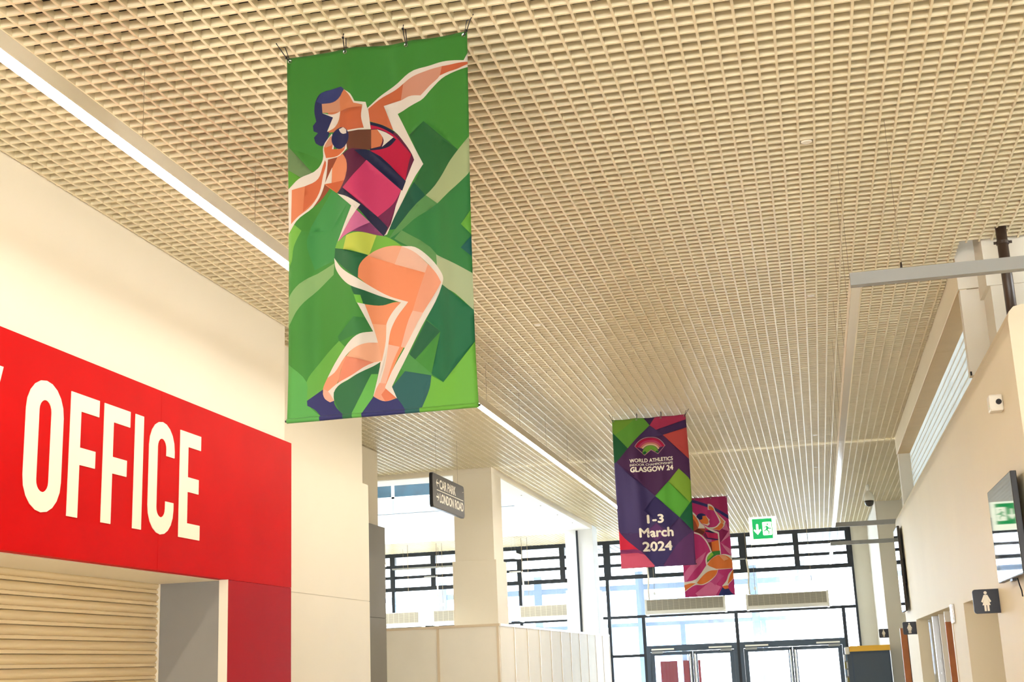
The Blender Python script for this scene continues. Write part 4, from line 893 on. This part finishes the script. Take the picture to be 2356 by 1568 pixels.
# ---- toilet signs
def toilet_sign(x1, y, zc, s, label):
    t = thing('toilet_sign', (x1-s/2, y, zc-s/2), label, 'sign', 'projecting toilet signs')
    x0 = x1-s; h = s*.47
    o = [(x1, zc-h),(x1, zc+h)]+[(x0+.02-.02*math.sin(math.radians(a)), zc+h-.02+.02*math.cos(math.radians(a))) for a in (0,45,90)]+[(x0+.02-.02*math.cos(math.radians(a)), zc-h+.02-.02*math.sin(math.radians(a))) for a in (0,45,90)]
    pl = obj('plate', MB().prism(o, 1, y, y+.012), 'sign_black', t)
    cx = x0+s*.49; yy = y-.0015; k = s
    hd = MB().prism([(cx+.062*k*math.cos(a*.5236), zc+.33*k+.066*k*math.sin(a*.5236)) for a in range(12)], 1, yy, y)
    obj('pictogram_head', hd, 'sign_white', pl)
    bd = [(-.07,.25),(.07,.25),(.19,-.01),(.13,-.05),(.065,.10),(.155,-.15),(.095,-.15),(.095,-.38),(.015,-.38),(.015,-.15),(-.015,-.15),(-.015,-.38),(-.095,-.38),(-.095,-.15),(-.155,-.15),(-.065,.10),(-.13,-.05),(-.19,-.01)]
    parts = [[0,1,4,15],[1,2,3,4],[0,15,16,17],[15,4,5,14],[6,7,8,9],[10,11,12,13]]
    mb = MB()
    for q in parts: mb.prism([(cx+bd[i][0]*k, zc+bd[i][1]*k) for i in q], 1, yy, y)
    obj('pictogram_body', mb, 'sign_white', pl)
    box('wall_flange', (x1-.022, x1, y+.012, y+.03, zc-h, zc+h), 'sign_black', t)
toilet_sign(1.449, 11.42, .385, .205, 'black toilet sign with a white figure below the wide television')
toilet_sign(1.449, 21.25, .372, .20, 'black toilet sign with a white figure at the second wall opening')
toilet_sign(1.469, 30.28, .445, .20, 'smallest black toilet sign, on the far pier above the kiosk')

# ---- glazed door set back in the second opening
gd = struct(empty('door_3', (1.7, 19, -H)), 'glazed door and timber lining in the second wall opening')
box('pane', (1.615, 1.623, 19.55, 21.05, -H, .47), 'glass_door', gd)
box('door_stile', (1.545, 1.620, 19.35, 19.45, -H, .485), 'steel', gd)
obj('lock', MB().tube([(1.60,19.35,-.28),(1.60,19.30,-.28)], .02, 10), 'steel', gd)
obj('lock', MB().tube([(1.60,19.35,-.12),(1.60,19.31,-.12)], .014, 10), 'steel', gd)
box('white_panel', (1.56, 1.66, 18.5, 18.54, -H, .485), 'white_body', gd)
box('timber_lining', (1.535, 1.64, 17.4, 17.46, -H, .36), 'wood', gd)
box('lining_head', (1.535, 1.64, 17.4, 17.46, .36, .488), 'white_body', gd)
box('timber_edge', (1.452, 1.60, 15.585, 15.6, -H, .49), 'wood', gd)
box('edge_strip', (1.440, 1.452, 15.50, 15.585, -H, .40), 'white_metal', gd)
obj('door_closer', MB().box(1.425, 1.449, 15.18, 15.42, .30, .50), 'steel', gd, bevel=.005)
d4 = struct(empty('door_4', (1.55, 25.4, -H)), 'timber door edge beyond the cream wall')
box('timber_lining', (1.44, 1.55, 25.36, 25.5, -H, .45), 'wood', d4)
box('dark_gap', (1.55, 1.59, 25.40, 25.5, -H, .45), 'black', d4)
box('infill_wall', (1.59, 2.05, 25.40, 25.5, -H, 1.6), 'pale_wall', d4)

# ---- exit sign
ex = thing('exit_sign', (-.88, 26, 2.16), 'lit green and white exit sign hanging from the ceiling', 'sign')
EY = 26.0
obj('light_box', MB().box(-1.14, -.622, EY, EY+.10, 2.163, 2.69), 'exit_white', ex, bevel=.012)
gfd = box('green_field', (-1.077, -.70, EY-.004, EY, 2.265, 2.652), 'exit_green', ex)
def ez(pts, name, mat, d=.0035): return obj(name, MB().prism(pts, 1, EY-.004-d, EY-.004), mat, gfd)
ez([(-1.005,2.545),(-.985,2.555),(-.965,2.545),(-.962,2.43),(-.925,2.455),(-.912,2.43),(-.985,2.345),(-1.058,2.43),(-1.045,2.455),(-1.008,2.43)], 'arrow', 'exit_white')
ez(rrect(-.885,-.71,2.33,2.585,.02), 'doorway', 'exit_white')
ez([(-.80,2.55),(-.775,2.55),(-.775,2.525),(-.80,2.525)], 'runner_head', 'exit_green', .006)
ez([(-.80,2.515),(-.765,2.47),(-.72,2.46),(-.72,2.445),(-.775,2.45),(-.79,2.43),(-.755,2.395),(-.765,2.35),(-.78,2.35),(-.775,2.39),(-.815,2.425),(-.86,2.40),(-.865,2.415),(-.82,2.445),(-.815,2.49),(-.845,2.47),(-.85,2.485)], 'runner_body', 'exit_green', .006)
for x in (-1.05, -.71): obj('rod', MB().tube([(x,EY+.05,2.69),(x,EY+.05,CEIL+.02)], .005, 6), 'white_metal', ex)

# ---- dome camera
dc = thing('dome_camera', (1.21, 27.1, 2.86), 'white pendant dome camera with a black lens dome near the far pier', 'camera')
obj('stem', MB().lathe((1.212,27.1,3.17), [(.032,0),(.032,.145)], 14), 'white_body', dc, smooth=True)
obj('housing', MB().lathe((1.212,27.1,2.985), [(.10,0),(.104,.02),(.10,.09),(.075,.14),(.04,.185),(.034,.20)], 24), 'white_body', dc, smooth=True)
obj('dome', MB().lathe((1.212,27.1,2.985), [(.02,-.115),(.05,-.105),(.078,-.075),(.09,-.035),(.092,0)], 24), 'dome', dc, smooth=True)

# ---- air curtains over the doors
def air_curtain(x0, label):
    t = thing('air_curtain', (x0+1, 33.5, 1.2), label, 'air curtain', 'air curtains over the glazed front')
    pr = [(33.30,1.25),(33.30,1.54),(33.33,1.56),(33.72,1.56),(33.75,1.53),(33.75,1.22),(33.70,1.19),(33.34,1.20)]
    obj('housing', MB().prism(pr, 0, x0+.03, x0+1.97), 'white_body', t)
    pe = [(33.28,1.24),(33.28,1.55),(33.32,1.575),(33.73,1.575),(33.765,1.54),(33.765,1.21),(33.71,1.175),(33.33,1.185)]
    obj('end_cap', MB().prism(pe, 0, x0, x0+.05), 'white_body', t); obj('end_cap', MB().prism(pe, 0, x0+1.95, x0+2.0), 'white_body', t)
    ig = box('intake_grille', (x0+.06, x0+1.94, 33.285, 33.30, 1.285, 1.545), 'grille', t)
    for i in range(13): box('grille_bar', (x0+.16+i*.14-.004, x0+.16+i*.14+.004, 33.28, 33.285, 1.285, 1.545), 'grille_bar', ig)
    for i in range(12): box('louvre', (x0+.06, x0+1.94, 33.282, 33.286, 1.295+i*.021, 1.299+i*.021), 'grille_bar', ig)
    box('chin_strip', (x0+.05, x0+1.95, 33.275, 33.30, 1.245, 1.285), 'white_body', t)
    for x in (x0+.09, x0+.24, x0+1.62): obj('hanging_rod', MB().tube([(x,33.52,1.56),(x,33.52,CEIL+.02)], .006, 6), 'wire', t)
    obj('cable_bundle', MB().tube([(x0+.10,33.49,1.57),(x0+.09,33.48,1.8),(x0+.115,33.49,2.1),(x0+.09,33.50,2.45)], .022, 7), 'white_metal', t)
    obj('conduit', MB().tube([(x0+.05,33.5,2.45),(x0-.25,33.5,2.45)], .02, 7), 'grey_metal', t)
    obj('power_plug', MB().box(x0+.215, x0+.265, 33.48, 33.53, 1.68, 1.75), 'white_body', t)
    return t
ac = air_curtain(-4.19, 'white air curtain behind the pink banner, over the left doors')
for x, lab in ((-1.69, 'air curtain right of the pink banner, over the right doors'), (-7.43, 'air curtain between the square column and the far white column'), (-9.73, 'air curtain partly hidden by the square cream column'), (-12.05, 'air curtain beside the grey clad column, farthest left')):
    clone(ac, (x+4.19, 0, 0), lab)

# ---- kiosk and leaflets
ki = thing('kiosk', (.98, 29.9, -H), 'dark slate kiosk with a yellow header by the far pier', 'kiosk')
kb = box('body', (.62, 1.43, 29.75, 30.27, -H, .085), 'slate', ki)
box('side_post', (.545, .62, 29.77, 30.25, -H, .085), 'slate_frame', ki)
box('header', (.60, 1.44, 29.70, 30.28, .085, .20), 'yellow', ki)
obj('header_end', MB().box(.50, .60, 29.72, 30.28, .03, .185), 'white_body', ki, bevel=.02)
box('screen_frame', (.66, 1.40, 29.745, 29.75, -1.2, .03), 'slate_frame', kb)
box('rack_board', (.47, .545, 29.86, 30.2, -H, .03), 'grey_metal', ki)
for i in range(4):
    zz = -.10-i*.16
    for j, mt in enumerate((('paper_w','paper_b'),('paper_y','paper_w'),('paper_b','paper_w'),('paper_w','paper_y'))[i]):
        tag(box('leaflet', (.475+.033*j, .503+.033*j, 29.845, 29.858, zz, zz+.13), mt), '%s leaflet in the %s row of the kiosk side rack' % ({'paper_w':('white left','white right'),'paper_b':('blue left','blue right'),'paper_y':('olive left','olive right')}[mt][j], ('top','second','third','fourth')[i]), 'leaflet', 'leaflets in the kiosk rack')

# ---- shell-scheme partition in the left bay
pt = thing('partition', (-4.96, 26, -H), 'low cream panel partition turning a corner under the roof light', 'partition')
PZ = .724
for i in range(4):
    a = -4.98-i*.99-.99
    box('panel', (a+.02, a+.97, 20.735, 20.755, -H, PZ-.04), 'partition', pt)
    box('post', (a+.97, a+1.01, 20.72, 20.76, -H, PZ), 'rail', pt)
box('top_rail', (-8.94, -4.945, 20.715, 20.765, PZ-.04, PZ), 'rail', pt)
for i in range(11):
    a = 20.77+i*1.03
    box('panel', (-4.972, -4.952, a+.005, a+.99, -H, PZ-.04), 'partition', pt)
    box('post', (-4.982, -4.942, a+.99, a+1.03, -H, PZ), 'rail', pt)
box('top_rail', (-4.985, -4.940, 20.765, 32.1, PZ-.04, PZ), 'rail', pt)

# ---- cable tray over the left bay
ct = thing('cable_tray', (-9.6, 34.6, 2.72), 'thin grey cable tray hung across the left bay by the glazing', 'cable tray')
for y in (34.55, 34.65): box('side_rail', (-11.2, -8.0, y-.012, y+.012, 2.76, 2.80), 'grey_metal', ct)
for i in range(17): box('rung', (-11.15+i*.19-.01, -11.15+i*.19+.01, 34.562, 34.638, 2.765, 2.775), 'grey_metal', ct)
for x in (-10.9, -9.9, -9.0, -8.2): wire(ct, x, 34.6, 2.775, r=.004)
